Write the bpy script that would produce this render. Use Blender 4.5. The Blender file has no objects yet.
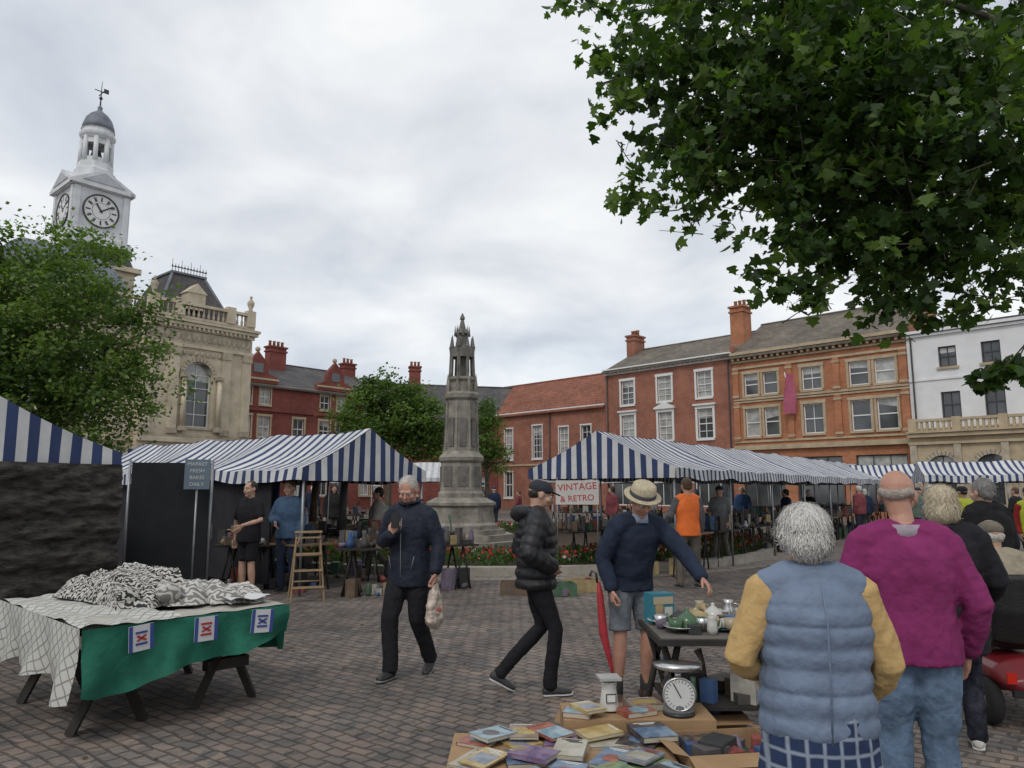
import bpy, math, random
import numpy as np
from mathutils import Vector, Matrix, Euler, noise
R=random.Random(7)
scene=bpy.context.scene
V=Vector
# ------------------------------------------------------------------ materials
MC={}
def mat(name,col,rough=.8,var=.15,scale=3.0,bump=0.0,bscale=40.0,metal=0.0,col2=None,detail=5.0,spec=.4,stretch=None):
    if name in MC: return MC[name]
    m=bpy.data.materials.new(name); m.use_nodes=True; nt=m.node_tree; N=nt.nodes; L=nt.links
    b=N['Principled BSDF']; b.inputs['Roughness'].default_value=rough; b.inputs['Metallic'].default_value=metal
    b.inputs['Specular IOR Level'].default_value=spec
    tc=N.new('ShaderNodeTexCoord'); src=tc.outputs['Object']
    if stretch:
        mp=N.new('ShaderNodeMapping'); mp.inputs['Scale'].default_value=stretch; L.new(src,mp.inputs['Vector']); src=mp.outputs[0]
    nz=N.new('ShaderNodeTexNoise'); nz.inputs['Scale'].default_value=scale; nz.inputs['Detail'].default_value=detail
    nz.inputs['Roughness'].default_value=.65
    L.new(src,nz.inputs['Vector'])
    cr=N.new('ShaderNodeValToRGB'); cr.color_ramp.elements[0].position=.32; cr.color_ramp.elements[1].position=.68
    c0=[max(0,c*(1-var)) for c in col]; c1=col2 if col2 else [min(1,c*(1+var)) for c in col]
    cr.color_ramp.elements[0].color=(*c0,1); cr.color_ramp.elements[1].color=(*c1,1)
    L.new(nz.outputs['Fac'],cr.inputs['Fac']); L.new(cr.outputs['Color'],b.inputs['Base Color'])
    if bump>0:
        n2=N.new('ShaderNodeTexNoise'); n2.inputs['Scale'].default_value=bscale; n2.inputs['Detail'].default_value=4
        L.new(src,n2.inputs['Vector'])
        bp=N.new('ShaderNodeBump'); bp.inputs['Strength'].default_value=bump; bp.inputs['Distance'].default_value=.02
        L.new(n2.outputs['Fac'],bp.inputs['Height']); L.new(bp.outputs['Normal'],b.inputs['Normal'])
    MC[name]=m; return m
def brickmat(name,c1,c2,mortar,bw=.225,rh=.075,ms=.01,rough=.9,rot=None,plane=False,var=.35,vscale=.6,bump=.4):
    if name in MC: return MC[name]
    m=bpy.data.materials.new(name); m.use_nodes=True; nt=m.node_tree; N=nt.nodes; L=nt.links
    b=N['Principled BSDF']; b.inputs['Roughness'].default_value=rough; b.inputs['Specular IOR Level'].default_value=.3
    tc=N.new('ShaderNodeTexCoord')
    br=N.new('ShaderNodeTexBrick'); br.inputs['Scale'].default_value=1
    br.inputs['Color1'].default_value=(*c1,1); br.inputs['Color2'].default_value=(*c2,1); br.inputs['Mortar'].default_value=(*mortar,1)
    br.inputs['Mortar Size'].default_value=ms; br.inputs['Brick Width'].default_value=bw; br.inputs['Row Height'].default_value=rh
    br.inputs['Mortar Smooth'].default_value=.4; br.inputs['Bias'].default_value=-.1
    if plane:
        mp=N.new('ShaderNodeMapping'); mp.inputs['Rotation'].default_value=(0,0,rot or 0)
        L.new(tc.outputs['Object'],mp.inputs['Vector'])
        nw=N.new('ShaderNodeTexNoise'); nw.inputs['Scale'].default_value=2.2; nw.inputs['Detail'].default_value=5; L.new(tc.outputs['Object'],nw.inputs['Vector'])
        vm=N.new('ShaderNodeVectorMath'); vm.operation='MULTIPLY_ADD'; vm.inputs[1].default_value=(.11,.11,0)
        L.new(nw.outputs['Color'],vm.inputs[0]); L.new(mp.outputs[0],vm.inputs[2]); L.new(vm.outputs[0],br.inputs['Vector'])
    else:
        sp=N.new('ShaderNodeSeparateXYZ'); L.new(tc.outputs['Object'],sp.inputs[0])
        ad=N.new('ShaderNodeMath'); L.new(sp.outputs[0],ad.inputs[0]); L.new(sp.outputs[1],ad.inputs[1])
        cb=N.new('ShaderNodeCombineXYZ'); L.new(ad.outputs[0],cb.inputs[0]); L.new(sp.outputs[2],cb.inputs[1]); L.new(cb.outputs[0],br.inputs['Vector'])
    nz=N.new('ShaderNodeTexNoise'); nz.inputs['Scale'].default_value=vscale; nz.inputs['Detail'].default_value=8; nz.inputs['Roughness'].default_value=.7
    L.new(tc.outputs['Object'],nz.inputs['Vector'])
    mr=N.new('ShaderNodeMapRange'); mr.inputs[1].default_value=.3; mr.inputs[2].default_value=.7; mr.inputs[3].default_value=1-var; mr.inputs[4].default_value=1+var
    L.new(nz.outputs['Fac'],mr.inputs[0])
    mx=N.new('ShaderNodeVectorMath'); mx.operation='MULTIPLY'; L.new(br.outputs['Color'],mx.inputs[0]); L.new(mr.outputs[0],mx.inputs[1])
    last=mx.outputs[0]
    if plane:
        vo=N.new('ShaderNodeTexVoronoi'); vo.inputs['Scale'].default_value=7.5; L.new(vm.outputs[0],vo.inputs['Vector'])
        sc=N.new('ShaderNodeSeparateColor'); L.new(vo.outputs['Color'],sc.inputs[0])
        rp=N.new('ShaderNodeValToRGB'); e=rp.color_ramp.elements; e[0].color=(.72,.75,.78,1); e[1].color=(1.34,1.20,1.10,1); e.new(.5).color=(1.0,.98,.96,1); L.new(sc.outputs[0],rp.inputs[0])
        m2=N.new('ShaderNodeVectorMath'); m2.operation='MULTIPLY'; L.new(last,m2.inputs[0]); L.new(rp.outputs[0],m2.inputs[1]); last=m2.outputs[0]
        n5=N.new('ShaderNodeTexNoise'); n5.inputs['Scale'].default_value=.22; n5.inputs['Detail'].default_value=6; L.new(tc.outputs['Object'],n5.inputs['Vector'])
        m5=N.new('ShaderNodeMapRange'); m5.inputs[1].default_value=.38; m5.inputs[2].default_value=.62; m5.inputs[3].default_value=.78; m5.inputs[4].default_value=1.2; L.new(n5.outputs['Fac'],m5.inputs[0])
        m3=N.new('ShaderNodeVectorMath'); m3.operation='MULTIPLY'; L.new(last,m3.inputs[0]); L.new(m5.outputs[0],m3.inputs[1]); last=m3.outputs[0]
    L.new(last,b.inputs['Base Color'])
    if bump:
        n2=N.new('ShaderNodeTexNoise'); n2.inputs['Scale'].default_value=14 if plane else 6; n2.inputs['Detail'].default_value=4; L.new(tc.outputs['Object'],n2.inputs['Vector'])
        su=N.new('ShaderNodeMath'); su.operation='SUBTRACT'; L.new(n2.outputs['Fac'],su.inputs[0]); L.new(br.outputs['Fac'],su.inputs[1])
        bp=N.new('ShaderNodeBump'); bp.inputs['Strength'].default_value=bump; bp.inputs['Distance'].default_value=.015
        L.new(su.outputs[0],bp.inputs['Height']); L.new(bp.outputs[0],b.inputs['Normal'])
    MC[name]=m; return m
def leafmat(name,c1,c2):
    if name in MC: return MC[name]
    m=bpy.data.materials.new(name); m.use_nodes=True; nt=m.node_tree; N=nt.nodes; L=nt.links
    b=N['Principled BSDF']; b.inputs['Roughness'].default_value=.5; b.inputs['Specular IOR Level'].default_value=.35
    g=N.new('ShaderNodeNewGeometry'); cr=N.new('ShaderNodeValToRGB'); cr.color_ramp.elements[0].color=(*c1,1); cr.color_ramp.elements[1].color=(*c2,1)
    L.new(g.outputs['Random Per Island'],cr.inputs[0]); L.new(cr.outputs[0],b.inputs['Base Color'])
    tr=N.new('ShaderNodeBsdfTranslucent'); mu=N.new('ShaderNodeVectorMath'); mu.operation='MULTIPLY'; mu.inputs[1].default_value=(1.6,1.8,.6)
    L.new(cr.outputs[0],mu.inputs[0]); L.new(mu.outputs[0],tr.inputs[0])
    ms=N.new('ShaderNodeMixShader'); ms.inputs[0].default_value=.42; L.new(b.outputs[0],ms.inputs[1]); L.new(tr.outputs[0],ms.inputs[2])
    L.new(ms.outputs[0],N['Material Output'].inputs[0]); MC[name]=m; return m
def checkmat(name,c1,c2,kind='diamond',scale=10):
    if name in MC: return MC[name]
    m=bpy.data.materials.new(name); m.use_nodes=True; nt=m.node_tree; N=nt.nodes; L=nt.links
    b=N['Principled BSDF']; b.inputs['Roughness'].default_value=.9; b.inputs['Specular IOR Level'].default_value=.2
    tc=N.new('ShaderNodeTexCoord')
    def mth(op,a,bb=None,v=None):
        n=N.new('ShaderNodeMath'); n.operation=op
        L.new(a,n.inputs[0])
        if bb is not None: L.new(bb,n.inputs[1])
        if v is not None: n.inputs[1].default_value=v
        return n.outputs[0]
    if kind=='tartan':
        w1=N.new('ShaderNodeTexWave'); w1.bands_direction='X'; w1.inputs['Scale'].default_value=scale; w2=N.new('ShaderNodeTexWave'); w2.bands_direction='Z'; w2.inputs['Scale'].default_value=scale
        for w in (w1,w2): L.new(tc.outputs['Object'],w.inputs['Vector']); w.wave_profile='SIN'; w.inputs['Distortion'].default_value=.8
        out=mth('MAXIMUM',w1.outputs['Fac'],w2.outputs['Fac']); p=(.80,1.0)
    elif kind=='lattice':
        nw=N.new('ShaderNodeTexNoise'); nw.inputs['Scale'].default_value=5; L.new(tc.outputs['Object'],nw.inputs['Vector'])
        vm=N.new('ShaderNodeVectorMath'); vm.operation='MULTIPLY_ADD'; vm.inputs[1].default_value=(.05,.05,.05); L.new(nw.outputs['Color'],vm.inputs[0]); L.new(tc.outputs['Object'],vm.inputs[2])
        sp=N.new('ShaderNodeSeparateXYZ'); L.new(vm.outputs[0],sp.inputs[0])
        u=mth('MULTIPLY',mth('ADD',sp.outputs[0],sp.outputs[2]),None,scale); v=mth('MULTIPLY',sp.outputs[1],None,scale)
        a=mth('ABSOLUTE',mth('SINE',mth('ADD',u,v))); c=mth('ABSOLUTE',mth('SINE',mth('SUBTRACT',u,v)))
        out=mth('MINIMUM',a,c); p=(.08,.34)
    else:
        vo=N.new('ShaderNodeTexWave'); vo.bands_direction='DIAGONAL'; vo.inputs['Scale'].default_value=scale; vo.inputs['Distortion'].default_value=9 ; vo.inputs['Detail'].default_value=1; vo.inputs['Detail Scale'].default_value=2.2
        L.new(tc.outputs['Object'],vo.inputs['Vector']); out=vo.outputs['Fac']; p=(.42,.55)
    cr=N.new('ShaderNodeValToRGB'); cr.color_ramp.elements[0].position=p[0]; cr.color_ramp.elements[1].position=p[1]
    cr.color_ramp.elements[0].color=(*c1,1); cr.color_ramp.elements[1].color=(*c2,1)
    L.new(out,cr.inputs[0]); L.new(cr.outputs[0],b.inputs['Base Color']); MC[name]=m; return m
def plain(name,col,rough=.6,metal=0,spec=.5): return mat(name,col,rough,.06,6,0,40,metal,None,3,spec)

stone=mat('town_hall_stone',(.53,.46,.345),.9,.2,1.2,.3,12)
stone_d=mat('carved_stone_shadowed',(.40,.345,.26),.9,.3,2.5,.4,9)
tower_p=mat('tower_painted_timber',(.60,.61,.62),.7,.14,1.5,.1,10)
slate=brickmat('slate_roof',(.075,.07,.075),(.11,.10,.095),(.04,.04,.04),.3,.2,.008,.75)
slate_l=brickmat('weathered_slate_roof',(.13,.112,.092),(.18,.155,.12),(.07,.06,.05),.3,.2,.008,.85)
tile_r=brickmat('red_pantile_roof',(.29,.115,.07),(.21,.085,.055),(.10,.04,.03),.25,.25,.02,.9)
brick_o=brickmat('orange_brick',(.45,.17,.08),(.37,.13,.06),(.33,.22,.15))
brick_r=brickmat('red_brick',(.33,.125,.08),(.26,.092,.06),(.30,.2,.15))
brick_v=brickmat('victorian_red_brick',(.24,.058,.045),(.18,.043,.035),(.18,.1,.08))
white_r=mat('white_render',(.70,.70,.70),.85,.08,1,.1,8)
stone_y=mat('sandstone_trim',(.43,.345,.23),.9,.2,1.5,.2,10)
white_p=mat('white_window_paint',(.72,.72,.70),.5,.04,3)
dark_p=mat('dark_window_paint',(.05,.05,.055),.5,.1,3)
iron=mat('wrought_iron',(.04,.042,.045),.6,.2,8)
lead=mat('lead_dome',(.15,.165,.19),.6,.25,2)
glass=mat('window_glass',(.05,.055,.06),.06,.6,.5,0,40,0,None,2,.9); curtain=mat('net_curtain_behind_glass',(.38,.38,.36),.15,.4,1.2,0,4,0,None,3,.9)
bark=mat('tree_bark',(.10,.085,.065),.95,.4,6,.8,14,stretch=(1,1,.3))
metalg=mat('galvanised_tube',(.26,.27,.28),.45,.15,9,0,4,.7)
steel=mat('brushed_steel',(.55,.55,.54),.3,.12,30,0,4,.9)
wood=mat('trestle_wood',(.20,.135,.08),.75,.3,5,.3,30,stretch=(1,8,8))
wood_d=mat('dark_stained_timber',(.028,.024,.02),.8,.3,6,.3,30)
blue=mat('canopy_blue_stripe',(.030,.048,.125),.75,.2,2); whitec=mat('canopy_white_stripe',(.56,.56,.55),.7,.18,1.6)
card=mat('cardboard',(.33,.21,.11),.9,.18,3,.1,20)
mon_s=mat('monument_stone',(.24,.22,.185),.92,.4,2.4,.7,14,col2=(.35,.32,.27))
mon_s2=mat('monument_weathered_stone',(.15,.14,.125),.95,.4,2.8,.5,10)
kerb=mat('kerb_stone',(.33,.30,.26),.9,.25,3,.3,20)

# ------------------------------------------------------------------ geometry helpers
def raw_loft(pts,rad,side=(1,0,0),n=12,rnd=True):
    pts=[V(p) for p in pts]; rr=[(r,r) if isinstance(r,(int,float)) else r for r in rad]; side=V(side)
    if rnd:
        t0=(pts[1]-pts[0]).normalized(); t1=(pts[-1]-pts[-2]).normalized(); a=min(rr[0]); b=min(rr[-1])
        pts=[pts[0]-t0*a*.55]+pts+[pts[-1]+t1*b*.55]; rr=[(rr[0][0]*.62,rr[0][1]*.62)]+rr+[(rr[-1][0]*.62,rr[-1][1]*.62)]
    vs=[];fs=[];k=len(pts)
    for i,p in enumerate(pts):
        t=(pts[min(i+1,k-1)]-pts[max(i-1,0)]).normalized()
        s=side-t*side.dot(t)
        if s.length<1e-3: s=V((.3,1,.2)); s=s-t*s.dot(t)
        s.normalize(); u=t.cross(s)
        for j in range(n):
            a=2*math.pi*j/n; vs.append(p+s*math.cos(a)*rr[i][0]+u*math.sin(a)*rr[i][1])
    for i in range(k-1):
        for j in range(n):
            a=i*n+j;b=i*n+(j+1)%n; fs.append((a,b,b+n,a+n))
    c0=len(vs); vs.append(pts[0].copy()); vs.append(pts[-1].copy())
    for j in range(n):
        fs.append((c0,(j+1)%n,j)); fs.append((c0+1,(k-1)*n+j,(k-1)*n+(j+1)%n))
    return vs,fs
def raw_ell(c,r,M=None,nu=14,nv=9):
    c=V(c); r=(r,r,r) if isinstance(r,(int,float)) else r; vs=[];fs=[]
    for i in range(1,nv):
        ph=math.pi*i/nv
        for j in range(nu):
            th=2*math.pi*j/nu; v=V((r[0]*math.sin(ph)*math.cos(th),r[1]*math.sin(ph)*math.sin(th),r[2]*math.cos(ph)))
            if M: v=M@v
            vs.append(c+v)
    top=V((0,0,r[2]));bot=V((0,0,-r[2]))
    if M: top=M@top;bot=M@bot
    vs+= [c+top,c+bot]; T=len(vs)-2
    for i in range(nv-2):
        for j in range(nu):
            a=i*nu+j;b=i*nu+(j+1)%nu; fs.append((a,a+nu,b+nu,b))
    for j in range(nu):
        fs.append((T,j,(j+1)%nu)); o=(nv-2)*nu; fs.append((T+1,o+(j+1)%nu,o+j))
    return vs,fs
class Model:
    def __init__(s,name,loc=(0,0,0),rz=0.0,M=None):
        s.name=name; s.M=M if M is not None else Matrix.Translation(V(loc))@Matrix.Rotation(rz,4,'Z'); s.parts={}; s.cur='body'
    def part(s,n): s.cur=n; return s
    def add(s,vs,fs,m,smooth=False,X=None):
        P=s.parts.setdefault(s.cur,dict(v=[],f=[],m=[],s=[],mats=[]))
        o=len(P['v'])
        if X is not None: vs=[X@V(v) for v in vs]
        P['v'].extend([tuple(v) for v in vs]); 
        if m not in P['mats']: P['mats'].append(m)
        mi=P['mats'].index(m)
        for f in fs: P['f'].append(tuple(o+i for i in f)); P['m'].append(mi); P['s'].append(smooth)
    def box(s,a,b,m,X=None):
        x0,y0,z0=a;x1,y1,z1=b
        vs=[(x0,y0,z0),(x1,y0,z0),(x1,y1,z0),(x0,y1,z0),(x0,y0,z1),(x1,y0,z1),(x1,y1,z1),(x0,y1,z1)]
        s.add(vs,[(0,3,2,1),(4,5,6,7),(0,1,5,4),(1,2,6,5),(2,3,7,6),(3,0,4,7)],m,False,X)
    def quad(s,vs,m,X=None): s.add(vs,[tuple(range(len(vs)))],m,False,X)
    def loft(s,pts,rad,m,side=(1,0,0),n=10,rnd=False,X=None,smooth=True):
        v,f=raw_loft(pts,rad,side,n,rnd); s.add(v,f,m,smooth,X)
    def ell(s,c,r,m,X=None,nu=14,nv=9): v,f=raw_ell(c,r,None,nu,nv); s.add(v,f,m,True,X)
    def lathe(s,c,prof,n,m,smooth=True,ph=0,X=None):
        vs=[];fs=[];c=V(c)
        for r,z in prof:
            for j in range(n):
                a=2*math.pi*j/n+ph; vs.append(c+V((r*math.cos(a),r*math.sin(a),z)))
        for i in range(len(prof)-1):
            for j in range(n):
                a=i*n+j;b=i*n+(j+1)%n; fs.append((a,b,b+n,a+n))
        fs.append(tuple(range(n))[::-1]); fs.append(tuple((len(prof)-1)*n+j for j in range(n)))
        s.add(vs,fs,m,smooth,X)
    def prism(s,poly,y0,y1,m,X=None):
        n=len(poly); vs=[(p[0],y0,p[1]) for p in poly]+[(p[0],y1,p[1]) for p in poly]
        fs=[tuple(range(n)),tuple(range(2*n-1,n-1,-1))]+[(i,i+n,(i+1)%n+n,(i+1)%n) for i in range(n)]
        s.add(vs,fs,m,False,X)
    def done(s):
        obs=[]
        single=len(s.parts)==1
        for pn,P in s.parts.items():
            me=bpy.data.meshes.new(s.name+'_'+pn); me.from_pydata(P['v'],[],P['f'])
            for m in P['mats']: me.materials.append(m)
            me.polygons.foreach_set('material_index',P['m']); me.polygons.foreach_set('use_smooth',P['s']); me.update()
            ob=bpy.data.objects.new(s.name if single else pn,me); scene.collection.objects.link(ob); obs.append(ob)
        if single: obs[0].matrix_world=s.M; return obs[0]
        e=bpy.data.objects.new(s.name,None); scene.collection.objects.link(e); e.matrix_world=s.M; e.empty_display_size=.3
        for o in obs: o.parent=e
        return e
def frameM(o,xd):
    xd=V((xd[0],xd[1],0)).normalized(); yd=V((-xd.y,xd.x,0)); M=Matrix.Identity(4)
    M.col[0][:3]=xd; M.col[1][:3]=yd; M.col[3][:3]=V((o[0],o[1],o[2] if len(o)>2 else 0)); return M
TEX={}
def remesh(geos,voxel,sm=2,disp=None):
    vs=[];fs=[]
    for v,f in geos:
        o=len(vs); vs+= [tuple(a) for a in v]; fs+=[tuple(i+o for i in q) for q in f]
    me=bpy.data.meshes.new('t'); me.from_pydata(vs,[],fs); ob=bpy.data.objects.new('t',me); scene.collection.objects.link(ob)
    r=ob.modifiers.new('r','REMESH'); r.mode='VOXEL'; r.voxel_size=voxel
    if sm: q=ob.modifiers.new('s','SMOOTH'); q.iterations=sm; q.factor=.5
    for sc,st in (disp or ()):
        if sc not in TEX:
            t=bpy.data.textures.new('folds%s'%sc,'CLOUDS'); t.noise_scale=sc; t.noise_depth=2; TEX[sc]=t
        d=ob.modifiers.new('d','DISPLACE'); d.texture=TEX[sc]; d.strength=st; d.mid_level=.5
    dg=bpy.context.evaluated_depsgraph_get(); e=ob.evaluated_get(dg); m2=e.to_mesh()
    co=np.empty(len(m2.vertices)*3,dtype=np.float32); m2.vertices.foreach_get('co',co); co=co.reshape(-1,3)
    F=[tuple(p.vertices) for p in m2.polygons]; e.to_mesh_clear()
    bpy.data.objects.remove(ob); bpy.data.meshes.remove(me)
    return co.tolist(),F
def text_raw(body,size,X,m,model,ext=.002,align='CENTER'):
    cu=bpy.data.curves.new('txt','FONT'); cu.body=body; cu.size=size; cu.extrude=ext; cu.align_x=align; cu.align_y='CENTER'
    ob=bpy.data.objects.new('txt',cu); scene.collection.objects.link(ob)
    dg=bpy.context.evaluated_depsgraph_get(); me=ob.evaluated_get(dg).to_mesh()
    vs=[v.co.copy() for v in me.vertices]; fs=[tuple(p.vertices) for p in me.polygons]
    ob.evaluated_get(dg).to_mesh_clear(); bpy.data.objects.remove(ob)
    model.add(vs,fs,m,False,X@Matrix.Rotation(math.pi/2,4,'X'))

# ------------------------------------------------------------------ people
def cloth(name,c,r=.9,var=.22,b=.55,bs=17): return mat('cloth_'+name,c,r,var,9,b,bs,spec=.2)
skinm=mat('skin',(.47,.285,.205),.55,.10,14,.05,90)
skinr=mat('skin_ruddy',(.45,.24,.17),.55,.12,14,.05,90)
eyew=plain('eye_white',(.5,.47,.44),.3); eyed=plain('eye_iris',(.05,.04,.03),.2); lipm=plain('lips',(.36,.16,.13),.5)
def lerp(a,b,t): return V(a)*(1-t)+V(b)*t
def puff(pts,rad,pitch,a):
    pts=[V(p) for p in pts]; rr=[(r,r) if isinstance(r,(int,float)) else r for r in rad]
    op=[];orr=[];acc=0
    for i in range(len(pts)-1):
        l=(pts[i+1]-pts[i]).length; k=max(2,int(l/(pitch/6)))
        for j in range(k):
            t=j/k; s=acc+l*t; f=1+a*(abs(math.sin(math.pi*s/pitch))**.7-.6)
            op.append(pts[i].lerp(pts[i+1],t)); orr.append(tuple((rr[i][q]*(1-t)+rr[i+1][q]*t)*f for q in (0,1)))
        acc+=l
    op.append(pts[-1]); orr.append(rr[-1]); return op,orr
def hand_raw(wr,d,n,s,curl):
    d=V(d).normalized(); n=V(n); n=(n-d*n.dot(d)).normalized(); sd=d.cross(n)*s
    G=[raw_loft([wr-d*.02,wr+d*.02,wr+d*.06,wr+d*.088],[(.026,.02),(.03,.018),(.042,.017),(.040,.014)],sd,12)]
    for off,L,cc in ((.032,.070,.8),(.011,.079,1),(-.011,.074,1.05),(-.031,.058,1.15)):
        p=wr+d*.086+sd*off; ang=0; pts=[p-d*.012]; q=p
        for k,fr in enumerate((.45,.31,.24)):
            ang+=curl*cc*(.45 if k==0 else .75); q=q+(d*math.cos(ang)+n*math.sin(ang))*L*fr+sd*off*.06; pts.append(q)
        G.append(raw_loft(pts,[.0095,.0092,.0082,.0068],sd,8))
    p=wr+d*.022+sd*.026; a=(d*.62+sd*.62+n*.35).normalized(); b=(d*.85+sd*.1+n*.5).normalized()
    G.append(raw_loft([p-a*.01,p+a*.035,p+a*.035+b*.032,p+a*.035+b*.056],[.015,.0125,.0105,.008],n,8))
    return G
def person(name,loc,heading,H=1.75,top=None,bottom=None,J=None,fg=True,bulk=1.0,hair='short',hairm=None,skin=None,shoe=None,
           hem=.12,sleeve=1.0,shorts=False,puffer=0,face=(0,0),curl=(.55,.55),cext=.012,belly=0,extra=None,collar=True,vest=None,
           feet=None,legm=1.0,skirt=False,vox=None,strands=0,sock=None,roll=0,pufa=.10,collarm=None,curly=.6,armb=1.0):
    skin=skin or skinm; shoe=shoe or mat('shoe_black',(.03,.03,.03),.5); 
    j=dict(pel=(0,0,.95),ch=(0,.005,1.26),nk=(0,-.015,1.475),hd=(0,.02,1.635),
      shL=(-.175,0,1.41),shR=(.175,0,1.41),elL=(-.235,-.03,1.13),elR=(.235,-.03,1.13),wrL=(-.235,.06,.885),wrR=(.235,.06,.885),
      hipL=(-.09,0,.92),hipR=(.09,0,.92),knL=(-.10,.02,.50),knR=(.10,.02,.50),anL=(-.105,-.02,.085),anR=(.105,-.02,.085),
      ftL=(-.1,1,0),ftR=(.1,1,0),hL=None,hR=None,nL=(.9,.2,0),nR=(-.9,.2,0))
    if J: j.update(J)
    for k in j:
        if j[k] is not None: j[k]=V(j[k])
    bk=bulk; S=H/1.75; m=Model(name,loc,math.radians(heading)); m.M=m.M@Matrix.Scale(S,4)
    vx=vox or (.011 if fg else .021)
    side=(j['shR']-j['shL']).normalized(); fwd=V((0,0,1)).cross(side).normalized()
    hemc=j['pel']-V((0,0,1))*hem
    pel,ch,nk=j['pel'],j['ch'],j['nk']
    ty=[hemc,pel,lerp(pel,ch,.45),ch,lerp(ch,nk,.5),lerp(ch,nk,.82),nk]
    e=cext
    tr=[(.172*bk+e,.128*bk+e),(.170*bk+e,.128*bk+e),(.158*bk+e,.118*bk+e+belly*.5),(.180*bk+e,.130*bk+e),(.172*bk+e,.115*bk+e),(.110*bk+e,.085*bk+e),(.068,.068)]
    if puffer: tyy,trr=puff(ty,tr,puffer,pufa)
    else: tyy,trr=ty,tr
    T=[raw_loft(tyy,trr,side,20,False)]
    sh=.056*bk*armb+e
    T.append(raw_loft([j['shL'],lerp(j['shL'],j['shR'],.25)+V((0,0,.025)),lerp(j['shL'],j['shR'],.75)+V((0,0,.025)),j['shR']],[sh,.060*bk+e,.060*bk+e,sh],(0,1,0),12))
    if belly: T.append(raw_ell(lerp(pel,ch,.3)+fwd*belly*.9,(.13*bk,.09*bk,.15)))
    A=[];limbs=[]
    for q in 'LR':
        a,b,c=j['sh'+q],j['el'+q],j['wr'+q]
        pts=[a,lerp(a,b,.5),b,lerp(b,c,.35),c]; rd=[sh,.051*bk*armb+e,.042*bk*armb+e,.041*bk*armb+e,.030+e*.9]
        if sleeve>=1:
            if puffer and not vest: pp,rp=puff(pts,rd,puffer,pufa); A.append(raw_loft(pp,rp,(0,1,0),12))
            else: A.append(raw_loft(pts,rd,(0,1,0),12))
        else:
            k=lerp(a,b,.75); A.append(raw_loft([a,lerp(a,b,.4),k],[sh,.056*bk+e,.056*bk+e],(0,1,0),12))
            limbs.append(raw_loft([lerp(a,b,.5),b,lerp(b,c,.35),c],[.046,.040,.038,.027],(0,1,0),10))
    if collar:
        cl=raw_loft([nk-V((0,0,.045)),nk+V((0,0,.025))],[.090,.068+e*.5],side,16,False)
        if collarm: m.add(cl[0],cl[1],collarm,True)
        else: T.append(cl)
    dsp=((.14,.022),(.045,.009)) if fg else ((.15,.025),)
    if vest:
        v,f=remesh(A+[raw_loft([lerp(j['shL'],j['shR'],.2),lerp(j['shL'],j['shR'],.8)],[.06,.06],(0,1,0),12)],vx,2,dsp); m.add(v,f,vest,True)
        v,f=remesh(T,vx*.8,1,((.09,.014),)); m.add(v,f,top,True)
    else:
        v,f=remesh(T+A,vx,2 if not puffer else 1,dsp if not puffer else ((.09,.016),)); m.add(v,f,top,True)
    B=[raw_loft([pel+V((0,0,.08)),pel,lerp(j['hipL'],j['hipR'],.5)-V((0,0,.06))],[(.15*bk,.112*bk),(.160*bk,.120*bk),(.13*bk,.10*bk)],side,16)]
    for q in 'LR':
        a,b,c=j['hip'+q],j['kn'+q],j['an'+q]; g=legm
        if shorts:
            k=lerp(a,b,.88); B.append(raw_loft([a,lerp(a,b,.5),k],[.095*bk,.092*g,.088*g],side,12,False))
            limbs.append(raw_loft([lerp(a,b,.7),b,lerp(b,c,.3),lerp(b,c,.75),c],[.062,.053,.057,.038,.036],side,12))
        else:
            B.append(raw_loft([a,lerp(a,b,.5),b,lerp(b,c,.35),lerp(b,c,.75),c-V((0,0,.01))],[.098*bk,.085*g*bk,.068*g,.066*g,.060*g,.062*g],side,12))
    if skirt:
        B=[raw_loft([pel+V((0,0,.08)),pel,pel-V((0,0,.3)),pel-V((0,0,.55))],[(.15*bk,.115*bk),(.172*bk,.135*bk),(.2*bk,.17*bk),(.22*bk,.19*bk)],side,16,False)]
        for q in 'LR': a,b,c=j['hip'+q],j['kn'+q],j['an'+q]; limbs.append(raw_loft([b+V((0,0,.1)),b,lerp(b,c,.3),c],[.06,.055,.055,.036],side,10))
    v,f=remesh(B,vx,2,dsp); m.add(v,f,bottom,True)
    if limbs: v,f=remesh(limbs,.012 if fg else .018,1); m.add(v,f,skin,True)
    for q in 'LR':
        c=j['an'+q]; d=j['ft'+q].normalized(); u=V((0,0,1))-d*d.z; u.normalize(); s2=d.cross(u)
        G=[raw_loft([c-d*.045-u*.04,c+d*.03-u*.042,c+d*.11-u*.053,c+d*.165-u*.058],[(.036,.038),(.042,.036),(.046,.028),(.036,.020)],s2,12),
           raw_loft([c+u*.02,c-u*.045],[.040,.042],d,10)]
        v,f=remesh(G,.009 if fg else .016,1); m.add(v,f,shoe,True)
        G=raw_loft([c-d*.05-u*.075,c+d*.05-u*.075,c+d*.12-u*.077,c+d*.18-u*.076],[(.036,.011),(.041,.011),(.048,.011),(.036,.010)],s2,12); m.add(G[0],G[1],feet or mat('shoe_sole',(.2,.19,.18),.8),True)
        if sock: v,f=raw_loft([c+V((0,0,.10)),c],[.045,.043],s2,12); m.add(v,f,sock,True)
    for k,q in enumerate('LR'):
        w=j['wr'+q]; d=j['h'+q] if j['h'+q] is not None else (w-j['el'+q]).normalized()*.6+V((0,.1,-.5))
        G=hand_raw(w+V(d).normalized()*.01,d,j['n'+q],1 if q=='R' else -1,curl[k])
        if fg: v,f=remesh(G,.005,1); m.add(v,f,skin,True)
        else:
            for v,f in G: m.add(v,f,skin,True)
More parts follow.
